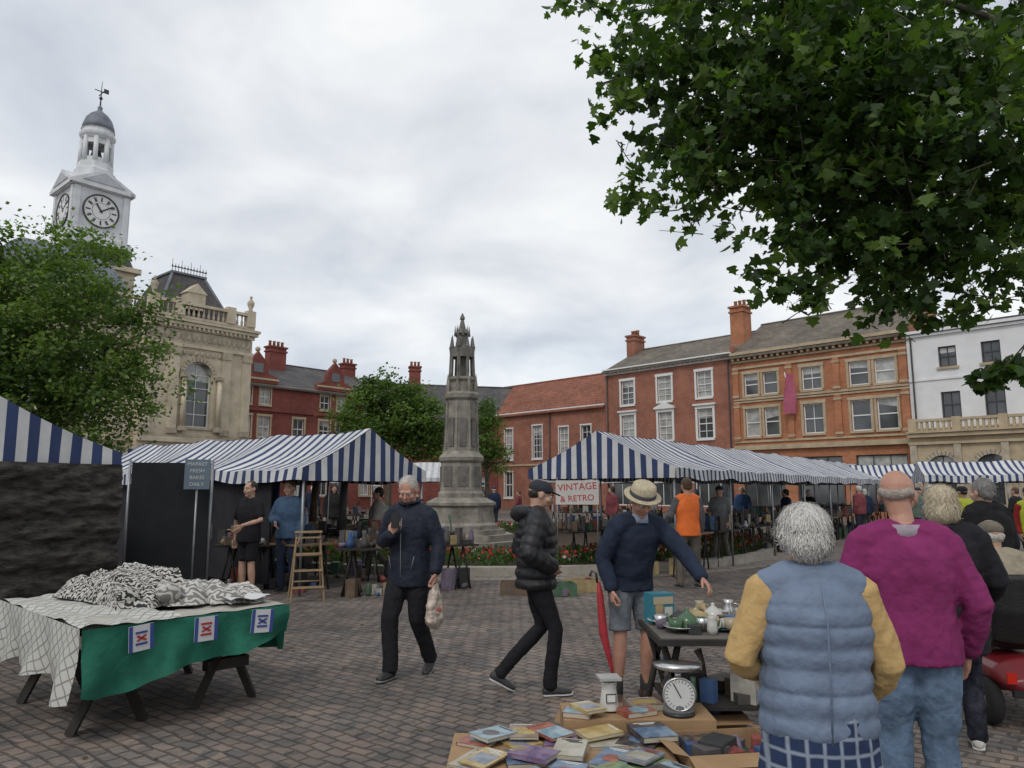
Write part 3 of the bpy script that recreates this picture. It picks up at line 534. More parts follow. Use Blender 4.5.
# ------------------------------------------------------------------ buildings
def facade(m,X,W,z0,z1,ops,wm,d=.16):
    xs=sorted({0,W}|{o['x'][i] for o in ops for i in (0,1)}); zs=sorted({z0,z1}|{o['z'][i] for o in ops for i in (0,1)})
    m.part('walls')
    for i in range(len(xs)-1):
        for k in range(len(zs)-1):
            cx=(xs[i]+xs[i+1])/2; cz=(zs[k]+zs[k+1])/2
            if any(o['x'][0]<cx<o['x'][1] and o['z'][0]<cz<o['z'][1] for o in ops): continue
            m.quad([(xs[i],0,zs[k]),(xs[i+1],0,zs[k]),(xs[i+1],0,zs[k+1]),(xs[i],0,zs[k+1])],wm,X)
    for o in ops:
        (x0,x1),(a,b)=o['x'],o['z']; e=d+.03; rm=o.get('rm',wm); m.part('walls')
        m.quad([(x0,0,a),(x0,e,a),(x0,e,b),(x0,0,b)],rm,X); m.quad([(x1,e,a),(x1,0,a),(x1,0,b),(x1,e,b)],rm,X)
        m.quad([(x0,0,b),(x0,e,b),(x1,e,b),(x1,0,b)],rm,X); m.quad([(x0,e,a),(x0,0,a),(x1,0,a),(x1,e,a)],rm,X)
        fm=o.get('fm',white_p); gm=o.get('gm') or (glass if R.random()<.6 else curtain); t=o.get('t',.07)
        m.part('windows')
        m.quad([(x0,d+.012,a),(x1,d+.012,a),(x1,d+.012,b),(x0,d+.012,b)],gm,X)
        if gm is glass and R.random()<.4: m.quad([(x0,d+.008,b-(b-a)*R.uniform(.15,.4)),(x1,d+.008,b-(b-a)*.3),(x1,d+.008,b),(x0,d+.008,b)],curtain,X)
        m.box((x0+.002,d-.06,a+.002),(x0+t,d,b-.002),fm,X); m.box((x1-t,d-.06,a+.002),(x1-.002,d,b-.002),fm,X)
        m.box((x0+t+.001,d-.058,a+.002),(x1-t-.001,d-.002,a+t),fm,X); m.box((x0+t+.001,d-.058,b-t),(x1-t-.001,d-.002,b-.002),fm,X)
        nx,nz=o.get('n',(2,2))
        for i in range(1,nx): x=x0+(x1-x0)*i/nx; m.box((x-.02,d-.045,a+t),(x+.02,d-.008,b-t),fm,X)
        for i in range(1,nz): z=a+(b-a)*i/nz; q=.035 if (i*2==nz) else .02; m.box((x0+t,d-.05,z-q),(x1-t,d-.004,z+q),fm,X)
        if o.get('arch'):
            r=(x1-x0)/2; cx=(x0+x1)/2; cz=b-r; m.part('walls'); N=10
            for sgn in (-1,1):
                pts=[(cx+sgn*r,.003,b)]+[(cx+sgn*r*math.cos(q*math.pi/2/N),.003,cz+r*math.sin(q*math.pi/2/N)) for q in range(N+1)]
                m.quad(pts,rm,X)
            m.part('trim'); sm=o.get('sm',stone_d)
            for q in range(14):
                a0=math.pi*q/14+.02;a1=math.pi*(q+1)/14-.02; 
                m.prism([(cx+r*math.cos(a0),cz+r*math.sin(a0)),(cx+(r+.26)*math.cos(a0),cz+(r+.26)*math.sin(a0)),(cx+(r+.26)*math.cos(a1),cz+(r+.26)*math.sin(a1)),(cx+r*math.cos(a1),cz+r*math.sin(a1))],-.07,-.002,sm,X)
        m.part('trim'); sm=o.get('sm')
        if o.get('sill',True): m.box((x0-.1,-.1,a-.14),(x1+.1,-.002,a-.004),sm or stone_y,X)
        if sm and not o.get('arch'):
            w=o.get('w',.16)
            m.box((x0-w,-.05,a),(x0,-.002,b),sm,X); m.box((x1,-.05,a),(x1+w,-.002,b),sm,X); m.box((x0-w-.03,-.07,b+.002),(x1+w+.03,-.002,b+w*1.4),sm,X)
            if o.get('cap'): m.box((x0-w-.12,-.2,b+w*1.4+.002),(x1+w+.12,-.002,b+w*1.4+.12),sm,X)
            if o.get('ped'): m.prism([(x0-w-.12,b+w*1.4+.12),(x1+w+.12,b+w*1.4+.12),((x0+x1)/2,b+w*1.4+.5)],-.2,-.002,sm,X)
def shell(m,W,D,H,wm):
    m.part('walls'); m.quad([(W,0,0),(W,D,0),(W,D,H),(W,0,H)],wm); m.quad([(W,D,0),(0,D,0),(0,D,H),(W,D,H)],wm); m.quad([(0,D,0),(0,0,0),(0,0,H),(0,D,H)],wm)
def gable_roof(m,W,D,e,r,rm,wm,ov=.3,x0=0):
    m.part('roof'); yr=D/2; a,b=x0-.05,W+.05; k=(r-e)/yr
    m.add([(a,-ov,e-ov*k),(b,-ov,e-ov*k),(b,yr,r),(a,yr,r),(a,D+ov,e-ov*k),(b,D+ov,e-ov*k)],[(0,1,2,3),(3,2,5,4)],rm)
    m.add([(a,-ov,e-ov*k-.12),(b,-ov,e-ov*k-.12),(b,-ov,e-ov*k),(a,-ov,e-ov*k)],[(0,1,2,3)],rm)
    m.part('walls')
    for x in (x0,W): m.quad([(x,0,e-.0),(x,D,e-.0),(x,yr,r-.06)],wm)
    m.part('roof'); m.loft([(a,yr,r),(b,yr,r)],[.1,.1],rm,(0,0,1),8)
def chimney(m,x,y,z0,z1,w,d,bm,pots=3):
    m.part('chimney'); m.box((x-w/2,y-d/2,z0),(x+w/2,y+d/2,z1),bm); m.box((x-w/2-.08,y-d/2-.08,z1-.35),(x+w/2+.08,y+d/2+.08,z1-.22),bm); m.box((x-w/2-.1,y-d/2-.1,z1),(x+w/2+.1,y+d/2+.1,z1+.14),bm)
    pm=mat('chimney_pot',(.30,.13,.08),.9)
    for i in range(pots):
        px=x-w/2+w*(i+.5)/pots; m.lathe((px,y,z1+.14),[(.13,0),(.11,.35),(.14,.4),(.14,.46),(.1,.46)],10,pm)
I4=Matrix.Identity(4)
def row(px): return frameM(px,(.70,-.716))
P0=V((15.1,49.9)); dv=V((.70,-.716)).normalized()
def at(s): q=P0+dv*s; return (q.x,q.y,0)
def shops(W,n,z1=3.3,fm=dark_p):
    w=W/n; return [dict(x=(i*w+.45,(i+1)*w-.35),z=(.5,z1-.5),n=(3,1),fm=fm,gm=glass,sill=False) for i in range(n)]
def downpipe(m,x,z1): m.part('trim'); m.loft([(x,-.09,.1),(x,-.09,z1)],[.05,.05],iron,n=8)
ob=Model('orange_brick_building',M=row(at(0))); W=11.0
wy=stone_y; ops=shops(W,3,4.2)
def pair(c,a,b,w=1.05,g=.16,**k):
    return [dict(x=(c-g-w,c-g),z=(a,b),sm=wy,fm=white_p,w=.14,**k),dict(x=(c+g,c+g+w),z=(a,b),sm=wy,fm=white_p,w=.14,**k)]
ops+=pair(1.95,7.9,9.35,1.0,.17,n=(1,2))+pair(9.0,7.9,9.35,1.15,.17,n=(1,2))+[dict(x=(4.75,6.0),z=(7.9,9.35),sm=wy,n=(2,2))]
ops+=pair(1.95,5.15,7.0,1.0,.17,n=(1,2))+pair(9.0,5.15,7.0,1.15,.17,n=(1,2))+[dict(x=(4.75,6.0),z=(5.15,7.0),sm=wy,n=(2,2))]
facade(ob,I4,W,0,10.8,ops,brick_o); shell(ob,W,9,10.8,brick_o); ob.part('trim')
for z,t,pr in ((4.25,.3,.25),(4.75,.12,.10),(7.42,.1,.08),(7.58,.14,.1),(9.72,.14,.1),(10.15,.12,.14),(10.5,.14,.3),(10.66,.2,.42)): ob.box((-.0,-pr,z),(W,-.003,z+t),wy)
for x in (.02,3.75,6.75,W-.42):
    ob.box((x,-.14,4.88),(x+.4,-.003,7.41),brick_o); ob.box((x,-.14,7.73),(x+.4,-.003,9.71),brick_o)
    for z in (5.0,7.1,7.8,9.4): ob.box((x-.03,-.17,z),(x+.43,-.004,z+.14),wy)
for i in range(28): ob.box((.1+i*.4,-.34,10.30),(.25+i*.4,-.15,10.49),wy)
gable_roof(ob,W,9,10.85,13.6,slate_l,brick_o,.45)
chimney(ob,-.45,2.2,10.9,14.5,1.0,1.2,brick_o,3)
fl=Model('pink_flag_banner',M=row(at(0))@Matrix.Translation((4.15,-.2,0))); fl.loft([(0,0,6.7),(0,-.9,9.0)],[.03,.03],white_p); 
vs=[];fs=[]
for i in range(9):
    for k in range(5): vs.append((.05*math.sin(i*.9+k)+.10*k*(1-.03*i)-.05*i*(k<2),-.86+.10*k+.05*i,8.9-.31*i+.02*math.sin(k)))
for i in range(8):
    for k in range(4): a=i*5+k; fs.append((a,a+1,a+6,a+5))
fl.add(vs,fs,mat('flag_pink',(.45,.12,.19),.8),True); fl.done(); ob.done()
rb=Model('red_brick_georgian_building',M=row(at(-11.07))); W=11.05; ops=shops(W,3,4.0,white_p)
for i,c in enumerate((2.15,5.5,8.8)):
    ops.append(dict(x=(c-.6,c+.6),z=(8.1,9.95),sm=white_p,w=.14,n=(2,4),gm=(glass,curtain,curtain)[i]))
    ops.append(dict(x=(c-.6,c+.6),z=(5.2,7.3),sm=white_p,w=.16,n=(2,4),gm=(curtain,curtain,glass)[i],cap=True,ped=(i==1)))
facade(rb,I4,W,0,10.95,ops,brick_r); shell(rb,W,9,10.95,brick_r); rb.part('trim')
for z,t,pr in ((4.1,.3,.2),(10.55,.15,.12),(10.75,.14,.25),(10.89,.1,.38)): rb.box((0,-pr,z),(W,-.003,z+t),white_p)
for i in range(27): rb.box((.15+i*.4,-.22,10.62),(.3+i*.4,-.13,10.74),white_p)
downpipe(rb,.25,10.5); downpipe(rb,W-.3,10.5)
gable_roof(rb,W,9,11.0,13.2,slate_l,brick_r,.4); chimney(rb,.1,4.0,11,14.2,.8,1.4,brick_r,3); 
rb.part('trim'); rb.box((W-.15,-.1,11.0),(W+.1,1.3,11.35),brick_r); rb.done()
rr_=Model('red_tile_roof_building',M=row(at(-30))); W=18.9; ops=[]
for c,w,a,b,n in ((11.5,1.1,4.3,7.1,(3,5)),(14.5,1.0,4.6,6.8,(2,4)),(16.9,1.0,4.6,6.8,(2,4)),(5,1,4.3,7,(2,4)),(8,1,4.3,7,(2,4))):
    ops.append(dict(x=(c-w/2,c+w/2),z=(a,b),sm=white_p,w=.08,n=n)); ops.append(dict(x=(c-w/2,c+w/2),z=(1.0,3.2),sm=white_p,w=.08,n=(2,2)))
facade(rr_,I4,W,0,8.4,ops,brick_r); shell(rr_,W,8.4,8.4,brick_r); rr_.part('trim'); rr_.box((0,-.18,8.2),(W,-.003,8.38),white_p); rr_.box((0,-.08,3.7),(W,-.003,3.85),stone_y); downpipe(rr_,13,8.2)
gable_roof(rr_,W,8.4,8.42,11.6,tile_r,brick_r,.3); rr_.done()
wb=Model('white_rendered_building',M=row(at(11.02))); W=16; ops=[]
for c in (2.05,4.15,6.4,8.7,11,13.3):
    ops.append(dict(x=(c-.45,c+.45),z=(8.45,9.6),fm=dark_p,n=(2,2),gm=glass,sm=None)); ops.append(dict(x=(c-.48,c+.48),z=(5.6,7.05),fm=dark_p,n=(2,2),gm=glass))
facade(wb,I4,W,0,10.6,ops,white_r); shell(wb,W,9,10.6,white_r); wb.part('trim')
for z,t,pr in ((7.75,.12,.06),(10.3,.12,.15),(10.48,.16,.28)): wb.box((0,-pr,z),(W,-.003,z+t),white_r)
downpipe(wb,.25,10.3)
gable_roof(wb,W,9,10.62,11.6,slate,white_r,.1)
wb.part('bank_frontage'); X=Matrix.Translation((.15,-1.1,0))
wb_ops=[dict(x=(.8+i*2.3,2.3+i*2.3),z=(.9,3.5),arch=True,n=(2,3),gm=glass,sm=stone_d,fm=dark_p,rm=stone_y) for i in range(5)]
facade(wb,X,13,0,4.9,wb_ops,stone_y); wb.part('bank_frontage'); wb.box((.15,-1.098,4.92),(13.15,-.002,5.0),stone_y); wb.quad([(0.15,-1.1,0),(0.15,0,0),(.15,0,4.92),(.15,-1.1,4.92)],stone_y)
for z,t,pr in ((4.1,.14,.15),(4.5,.2,.3),(4.72,.1,.4),(5.35,.14,.1)): wb.box((.1,-1.1-pr,z),(13.2,-1.102,z+t) if z<5 else (13.2,-.95,z+t),stone_y)
for i in range(48): wb.box((.2+i*.27,-1.15,4.84),(.32+i*.27,-1.03,5.34),stone_y)
for i in range(7): wb.box((.15+i*2.16,-1.22,0.1),(.5+i*2.16,-1.103,4.09),stone_d); wb.box((.15+i*2.16,-1.24,4.83),(.55+i*2.16,-.98,5.55),stone_y)
wb.done()
# town hall
th=Model('town_hall',M=frameM((-16.6-16*.65,45.2-16*.76),(.65,.76))); W=16.0
ops=[]
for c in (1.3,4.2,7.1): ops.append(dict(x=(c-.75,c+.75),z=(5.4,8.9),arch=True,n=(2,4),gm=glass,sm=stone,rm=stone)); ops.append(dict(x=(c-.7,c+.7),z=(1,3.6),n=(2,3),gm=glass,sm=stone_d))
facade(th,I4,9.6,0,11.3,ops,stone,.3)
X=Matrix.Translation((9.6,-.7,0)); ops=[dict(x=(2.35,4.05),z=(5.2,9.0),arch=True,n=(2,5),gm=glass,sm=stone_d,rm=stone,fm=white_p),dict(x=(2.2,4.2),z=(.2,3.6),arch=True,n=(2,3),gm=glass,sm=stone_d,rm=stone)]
facade(th,X,6.4,0,11.3,ops,stone,.35); th.part('walls'); th.quad([(9.6,-.7,0),(9.6,0,0),(9.6,0,11.3),(9.6,-.7,11.3)],stone); th.box((15.98,-.69,0),(16,8,11.3),stone); th.box((0,.4,0),(15.9,9,11.25),stone_d)
th.part('trim')
def bands(x0,x1,y):
    for z,t,pr,mm in ((4.3,.3,.2,stone),(4.62,.15,.12,stone_d),(9.75,.2,.12,stone),(9.97,.75,.05,stone_d),(10.75,.2,.15,stone),(10.97,.18,.30,stone),(11.17,.16,.40,stone)):
        th.box((x0,y-pr,z),(x1+(pr if x1>15 else 0),y-.003,z+t),mm)
    n=int((x1-x0)/.28)
    for i in range(n): th.box((x0+.1+i*.28,y-.28,10.80),(x0+.22+i*.28,y-.16,10.96),stone)
    th.box((x0,y-.35,11.36),(x1,y-.05,11.5),stone); th.box((x0,y-.38,12.15),(x1,y-.02,12.32),stone)
    for i in range(int((x1-x0)/.3)):
        x=x0+.2+i*.3; th.lathe((x,y-.2,11.5),[(.06,0),(.09,.2),(.045,.4),(.07,.65)],6,stone)
bands(0,9.6,0); bands(9.6,16,-.7)
for x in (9.65,11.1,14.2,15.5):
    th.box((x,-.85,4.8),(x+.5,-.705,9.74),stone); th.box((x-.05,-.9,9.3),(x+.55,-.706,9.74),stone_d); th.box((x-.05,-.9,4.78),(x+.55,-.706,5.1),stone_d)
    for z in [.2+k*.55 for k in range(7)]: th.box((x-.1,-.84,z),(x+.6,-.705,z+.48),stone)
    th.box((x-.03,-1.12,11.5),(x+.5,-.68,12.5),stone)
for x in (9.65,15.5): th.lathe((x+.24,-.9,12.5),[(.16,0),(.1,.12),(.2,.4),(.22,.55),(.12,.7),(.05,.8),(.1,.88),(.03,1.0)],10,stone_d)
for i in range(9): th.ell((11.9+i*.35,-.74,9.45),(.13,.06,.15),stone_d)
for i in range(20): th.ell((9.9+i*.31,-.765,10.35),(.12,.04,.22),stone_d)
for x in (11.9,14.0): th.loft([(x,-.95,5.2),(x,-.95,8.0)],[.16,.13],stone); th.box((x-.2,-1.15,8.0),(x+.2,-.72,8.2),stone_d); th.box((x-.2,-1.15,4.95),(x+.2,-.72,5.2),stone_d)
th.part('roof')
def mansard(x0,x1,y0,y1,z0,z1,ins,mt,n=1):
    vs=[]
    for k in range(n+1):
        t=k/n; c=ins*(1-math.cos(t*math.pi/2)) if n>1 else ins*t; z=z0+(z1-z0)*(math.sin(t*math.pi/2) if n>1 else t)
        vs+= [(x0+c,y0+c,z),(x1-c,y0+c,z),(x1-c,y1-c,z),(x0+c,y1-c,z)]
    fs=[(k*4+i,k*4+(i+1)%4,k*4+4+(i+1)%4,k*4+4+i) for k in range(n) for i in range(4)]+[tuple(n*4+i for i in range(4))]
    th.add(vs,fs,mt)
mansard(10.4,15.4,0,5.5,11.35,14.6,1.5,slate); th.box((11.8,1.4,14.6),(14.0,4.1,14.72),lead)
for i in range(12):
    x=11.85+i*.19; th.loft([(x,1.45,14.7),(x,1.45,15.2 if i%3 else 15.45)],[.02,.012],iron,n=5); th.ell((x,1.45,15.02),(.05,.02,.07),iron,nu=6,nv=4)
th.box((11.8,1.43,14.95),(14.0,1.47,15.0),iron)
for a,b in (((10.45,0.02),(11.9,1.5)),((15.35,.02),(13.9,1.5))): th.loft([(a[0],a[1],11.4),(b[0],b[1],14.6)],[.09,.09],lead,n=6)
mansard(2.5,9.4,.8,7,11.3,15.2,2.6,lead,8)
mansard(-4,2.3,.8,7,11.3,13.6,2,slate)
th.box((12.2,.0,12.2),(13.3,.9,13.2),stone); th.prism([(12.1,13.2),(13.4,13.2),(12.75,13.8)],-.05,.95,stone)
th.done()
# clock tower
tw=Model('clock_tower',M=frameM((-27.1,45.6),(.65,.76))); tw.part('shaft'); h=1.6
tw.box((-2.1,-2.1,0),(2.1,2.1,15.3),stone); tw.box((-2.4,-2.4,15.3),(2.4,2.4,15.6),stone)
tw.lathe((0,0,0),[(2.9,15.6),(2.45,16.6),(2.4,16.75)],4,slate,False,math.pi/4)
tw.box((-1.85,-1.85,16.7),(1.85,1.85,17.2),tower_p); tw.box((-h,-h,17.2),(h,h,20.5),tower_p)
whitef=plain('clock_white',(.66,.66,.64),.4); blackf=plain('clock_black',(.02,.02,.02),.4)
for i in range(4):
    X=Matrix.Rotation(i*math.pi/2,4,'Z')
    tw.part('clock_faces'); Y=X@Matrix.Translation((0,-h-.0,19.0))@Matrix.Rotation(math.pi/2,4,'X')
    tw.lathe((0,0,0),[(1.08,0.0),(1.08,.09),(1.0,.09),(1.0,.03)],32,blackf,False,0,Y); tw.lathe((0,0,0),[(.995,0),(.995,.035)],32,whitef,False,0,Y)
    tw.lathe((0,0,0),[(.55,.036),(.55,.038)],24,blackf,False,0,Y); tw.lathe((0,0,0),[(.52,.039),(.52,.041)],24,whitef,False,0,Y)
    for k in range(12):
        Z=Y@Matrix.Rotation(k*math.pi/6,4,'Z'); tw.box((-.055,.62,.037),(.035,.90,.048),blackf,Z)
        if k%3: tw.box((.06,.64,.037),(.10,.88,.048),blackf,Z)
    for a,L,w in ((-math.radians(325),.52,.055),(-math.radians(55),.82,.04)): tw.box((-w,-.12,.05),(w,L,.065),blackf,Y@Matrix.Rotation(a,4,'Z'))
    tw.part('shaft')
    for s in (-1,1): tw.box((s*(h-.16)-.16,-h-.12,17.25),(s*(h-.16)+.16,-h-.002,20.3),tower_p,X)
    tw.box((-h-.30+.0,-h-.30,20.4),(h+.2,-h-.002,20.62),tower_p,X)
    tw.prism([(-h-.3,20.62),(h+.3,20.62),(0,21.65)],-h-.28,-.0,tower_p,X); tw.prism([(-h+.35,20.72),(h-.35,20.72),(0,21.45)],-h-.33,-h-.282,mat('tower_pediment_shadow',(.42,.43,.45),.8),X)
tw.box((-h-.2,-h-.2,20.35),(h+.2,h+.2,20.6),tower_p)
tw.part('lantern'); tw.lathe((0,0,0),[(1.2,21.0),(1.2,22.0),(1.05,22.1),(1.05,22.5)],8,tower_p,False,p8)
for i in range(8):
    X=Matrix.Rotation(i*math.pi/4+p8,4,'Z'); tw.loft([(.86,0,22.5),(.84,0,24.2)],[.16,.15],tower_p,n=6,X=X)
    X=Matrix.Rotation(i*math.pi/4,4,'Z'); tw.prism([(.74,23.8),(.82,23.8),(.82,24.4),(.74,24.4)],-.33,.33,tower_p,X)
    tw.box((.76,-.3,22.5),(.80,.3,22.85),tower_p,X)
tw.lathe((0,0,0),[(.3,22.4),(.42,22.9),(.25,23.5),(.1,23.6)],12,iron)
tw.lathe((0,0,0),[(.9,24.15),(1.05,24.35),(1.08,24.5),(.95,24.55),(.93,24.8),(1.0,24.85)],16,tower_p,False)
tw.lathe((0,0,0),[(.98,24.85),(.93,25.2),(.78,25.65),(.52,26.0),(.2,26.25),(.12,26.4),(.16,26.5),(.05,26.7)],16,lead)
tw.loft([(0,0,26.6),(0,0,28.4)],[.05,.015],iron); tw.ell((0,0,27.2),.11,iron); tw.box((-.4,-.02,27.65),(.45,.02,27.7),iron); tw.box((-.02,-.4,27.5),(.02,.4,27.55),iron); tw.box((.15,-.015,27.7),(.45,.015,27.95),iron)
tw.done()
# victorian red brick building
vb=Model('victorian_red_brick_building',M=frameM((-20.6,54.2),(.66,.75))); W=14.0; ops=[]
for c in (1.0,2.6,5.6,8.0,9.6,12.2):
    for a,b in ((5.6,7.2),(1.2,3.4)): ops.append(dict(x=(c-.5,c+.5),z=(a,b),sm=stone_y,w=.12,n=(2,2)))
ops+= [dict(x=(c-.45,c+.45),z=(8.1,9.3),sm=stone_y,w=.1,n=(2,2)) for c in (1.0,2.6,8.0,9.6,12.2)]
facade(vb,I4,W,0,9.7,ops,brick_v); shell(vb,W,9,9.7,brick_v); gable_roof(vb,W,9,9.7,12.2,slate,brick_v)
vb.part('trim')
for z in (4.2,7.6,9.45): vb.box((0,-.14,z),(W,-.003,z+.22),stone_y if z>9 else brick_v)
for c in (1.8,8.8):
    vb.prism([(c-1.7,9.72),(c+1.7,9.72),(c+1.7,10.2),(c+.9,10.5),(c+.75,11.3),(c,12.1),(c-.75,11.3),(c-.9,10.5),(c-1.7,10.2)],-.22,.2,brick_v)
    vb.box((c-1.75,-.28,9.95),(c+1.75,-.222,10.1),stone_y); vb.box((c-.4,-.26,10.5),(c+.4,-.222,11.2),glass); vb.ell((c,0,12.3),.2,stone_y)
chimney(vb,5.4,3.5,11,13.3,1.5,.8,brick_v,4); chimney(vb,13.3,4.4,10.5,13.0,1.2,.8,brick_v,3); vb.done()
bb=Model('slate_roof_terrace',M=frameM((-13.5,63.5),(1,.25))); W=15
facade(bb,I4,W,0,8.2,[dict(x=(c-.5,c+.5),z=(a,a+1.6),n=(2,2)) for c in (2,5,8,11,13.5) for a in (1.2,5)],brick_v); shell(bb,W,8,8.2,brick_v); gable_roof(bb,W,8,8.2,11.4,slate,brick_v)
chimney(bb,5.5,4,10.5,13,1.0,.8,brick_v,3); bb.done()

# ------------------------------------------------------------------ market stalls
gm=[mat('stock_%d'%i,c,.6,.3,8) for i,c in enumerate([(.24,.06,.05),(.05,.10,.22),(.40,.38,.33),(.04,.04,.04),(.06,.12,.07),(.34,.26,.13),(.13,.09,.06),(.36,.36,.38),(.16,.13,.18),(.09,.08,.08)])]
def goods(m,x0,x1,y0,y1,z,n,seed,hmax=.3,dark=False):
    rr=random.Random(seed)
    for _ in range(n):
        x=rr.uniform(x0,x1);y=rr.uniform(y0,y1);mt=rr.choice(gm[3:4]*3+gm[6:7]*2+gm[9:]*3+gm if dark else gm);k=rr.random();X=Matrix.Translation((x,y,z+.002))@Matrix.Rotation(rr.uniform(0,3),4,'Z')
        s=rr.uniform(.04,.12);hh=rr.uniform(.04,hmax)
        if k<.45: m.box((-s,-s*.7,0),(s,s*.7,hh),mt,X)
        elif k<.75: m.lathe((0,0,0),[(s*.5,0),(s*.7,hh*.3),(s*.35,hh*.75),(s*.45,hh)],10,mt,True,0,X)
        elif k<.87: m.loft([(0,0,0),(s*.3,0,hh),(s*.8,.02,hh*1.5)],[.02,.012,.03],mt,(0,1,0),6,X=X)
        else: m.loft([(-s,0,s*.5),(s,0,s*.5)],[s*.5,s*.45],mt,(0,0,1),10,X=X)
def trestle(m,x,y,L=1.9,D=.75,z=.75,top=None,n=40,seed=1,dark=True,X=None):
    m.box((x,y,z-.03),(x+L,y+D,z),top or wood_d)
    for xx in (x+.25,x+L-.25):
        for yy in (y+.1,y+D-.1): m.loft([(xx-.14,yy,0),(xx,yy,z-.03)],[.018,.018],wood_d,n=5); m.loft([(xx+.14,yy,0),(xx,yy,z-.03)],[.018,.018],wood_d,n=5)
    goods(m,x+.08,x+L-.08,y+.06,y+D-.06,z,n,seed,.32,dark)
def stall(name,o,xd,L,hw,rz,ez,val=.2,poles=2.6,tables=True,seed=1,gable=True,ntab=40,mw=whitec,mb=blue,bf=.42):
    m=Model(name,M=frameM(o,xd)); m.part('canopy'); n=int(L/.23); p=L/n
    for i in range(2*n):
        a,b=(i//2*p,i//2*p+p*(1-bf)) if i%2==0 else (i//2*p+p*(1-bf),i//2*p+p); mt=mb if i%2 else mw
        for s in (-1,1):
            vs=[];K=5
            for k in range(K+1):
                t=k/K; y=s*hw*t
                for x in (a,b):
                    sag=-.10*math.sin(math.pi*t)*abs(math.sin(math.pi*x/poles))-.05*math.sin(math.pi*t)-.05*abs(math.sin(math.pi*x/poles))*(1 if t<1 else .6)+.012*math.sin(x*5+s)
                    vs.append((x,y,rz+(ez-rz)*t+sag))
            y=s*(hw+.015); 
            for x in (a,b): vs.append((x,y+.02*math.sin(x*4),vs[-2][2]-val+.02*math.sin(x*3)))
            m.add(vs,[(2*k,2*k+1,2*k+3,2*k+2) if s>0 else (2*k,2*k+2,2*k+3,2*k+1) for k in range(K+1)],mt,False)
    if gable:
        n2=int(hw/.115); q=hw/n2
        for x in (-.012,L+.012):
            for i in range(-n2,n2):
                y0,y1=i*q,(i+1)*q
                zt=lambda y: rz+(ez-rz)*abs(y)/hw-.05*math.sin(math.pi*abs(y)/hw)
                xb=x+.025*math.sin(y0*5)
                m.quad([(xb,y0,ez-val),(x+.025*math.sin(y1*5),y1,ez-val),(x,y1,zt(y1)),(x,y0,zt(y0))],mb if i%2 else mw)
    m.part('frame'); k=max(1,round(L/poles))
    for i in range(k+1):
        x=.04+(L-.08)*i/k
        for y in (-hw+.06,hw-.06):
            m.loft([(x,y,0),(x,y,ez-.06)],[.022,.022],metalg,n=8); m.loft([(x,y,ez-.05),(x,0,rz-.11)],[.016,.016],metalg,n=6)
    for y,z in ((-hw+.06,ez-.08),(hw-.06,ez-.08),(0,rz-.11)): m.loft([(0.02,y,z),(L-.02,y,z)],[.017,.017],metalg,n=6)
    if tables:
        m.part('tables'); rr=random.Random(seed)
        for y0 in (-hw+.15,hw-.95):
            x=.2
            while x<L-1.5:
                trestle(m,x,y0,2.0,.8,.77,wood if rr.random()<.4 else wood_d,ntab,rr.random()); goods(m,x+.1,x+1.9,y0+.1,y0+.7,.0,ntab//4,rr.random(),.35,True)
                x+=2.3
    return m
s1=stall('market_stall',(-2.5,13.05),(-6.14,4.6),8.2,1.42,2.72,2.0,.2,2.6,True,3,True,60)
s1.part('hanging_stock'); rr=random.Random(2)
for i in range(26):
    x=.3+i*.29; hh=rr.uniform(.3,.9); m_=rr.choice([gm[3],gm[9],gm[6],gm[1],gm[2]]); y=rr.uniform(.2,1.2); s1.loft([(x,y,1.8),(x+.02,y+.02,1.8-hh)],[(.09,.02),(.12,.03)],m_,(1,0,0),8)
s1.box((1.0,1.25,.1),(7.5,1.28,1.85),mat('dark_backcloth',(.02,.02,.025),.9,.4,3))
s1.done()
for i,(x,y,a,L) in enumerate(((-4.95,12.5,.12,1.0),(-2.75,11.75,.15,1.25),(-1.7,12.2,.5,1.3))):
    t=Model('junk_stall_table',(x,y,0),a); trestle(t,0,0,L,.65,.74,wood_d,42,50+i); goods(t,.1,L-.1,.1,.5,0,12,60+i,.35,True); t.done()
s2=stall('market_stall',(1.73,15.1),(.59,.807),24,1.7,2.85,2.08,.2,3.0,True,8,True,34); s2.done()
gs=mat('canopy_grey_stripe',(.4,.4,.42),.8)
stall('market_stall',(-7.6,27.5),(1,.05),5.2,1.4,2.7,2.1,.15,2.6,True,11,True,20,mb=gs).done()
stall('market_stall',(1.6,30.5),(1,.25),6,1.4,2.8,2.15,.2,3,True,12,True,20,mb=gs).done()
stall('market_stall',(15.8,29.0),(1,-.35),9,1.3,2.75,2.2,.25,3,True,13,True,20).done()
stall('market_stall',(11.5,33.5),(1,-.3),9,1.3,2.75,2.2,.25,3,True,14,True,20).done()
s3=stall('market_stall',(-5.95,8.25),(-.82,.57),5,1.6,2.80,2.12,.22,2.5,False,bf=.45)
s3.part('tarpaulin'); tarp=mat('dark_tarpaulin',(.012,.012,.013),.85,.5,7,1.0,14,stretch=(1,1,3.2),col2=(.075,.066,.054),detail=10)
vs=[];fs=[];nx,nz=80,70
for i in range(nx+1):
    for k in range(nz+1):
        y=-1.6+3.2*i/nx; z=1.95*k/nz+.02; lay=abs(math.sin(z*9.5+.6*noise.noise(V((y*1.5,z,1)))))
        vs.append((-.05-.07*noise.noise(V((y*1.2,z*4,0)))-.06*lay-.06*noise.noise(V((y*5,z*14,3))),y,z))
for i in range(nx):
    for k in range(nz): a=i*(nz+1)+k; fs.append((a,a+1,a+nz+2,a+nz+1))
s3.add(vs,fs,tarp,True); s3.quad([(0,1.56,0),(4.9,1.56,0),(4.9,1.56,1.95),(0,1.56,1.95)],tarp); s3.done()
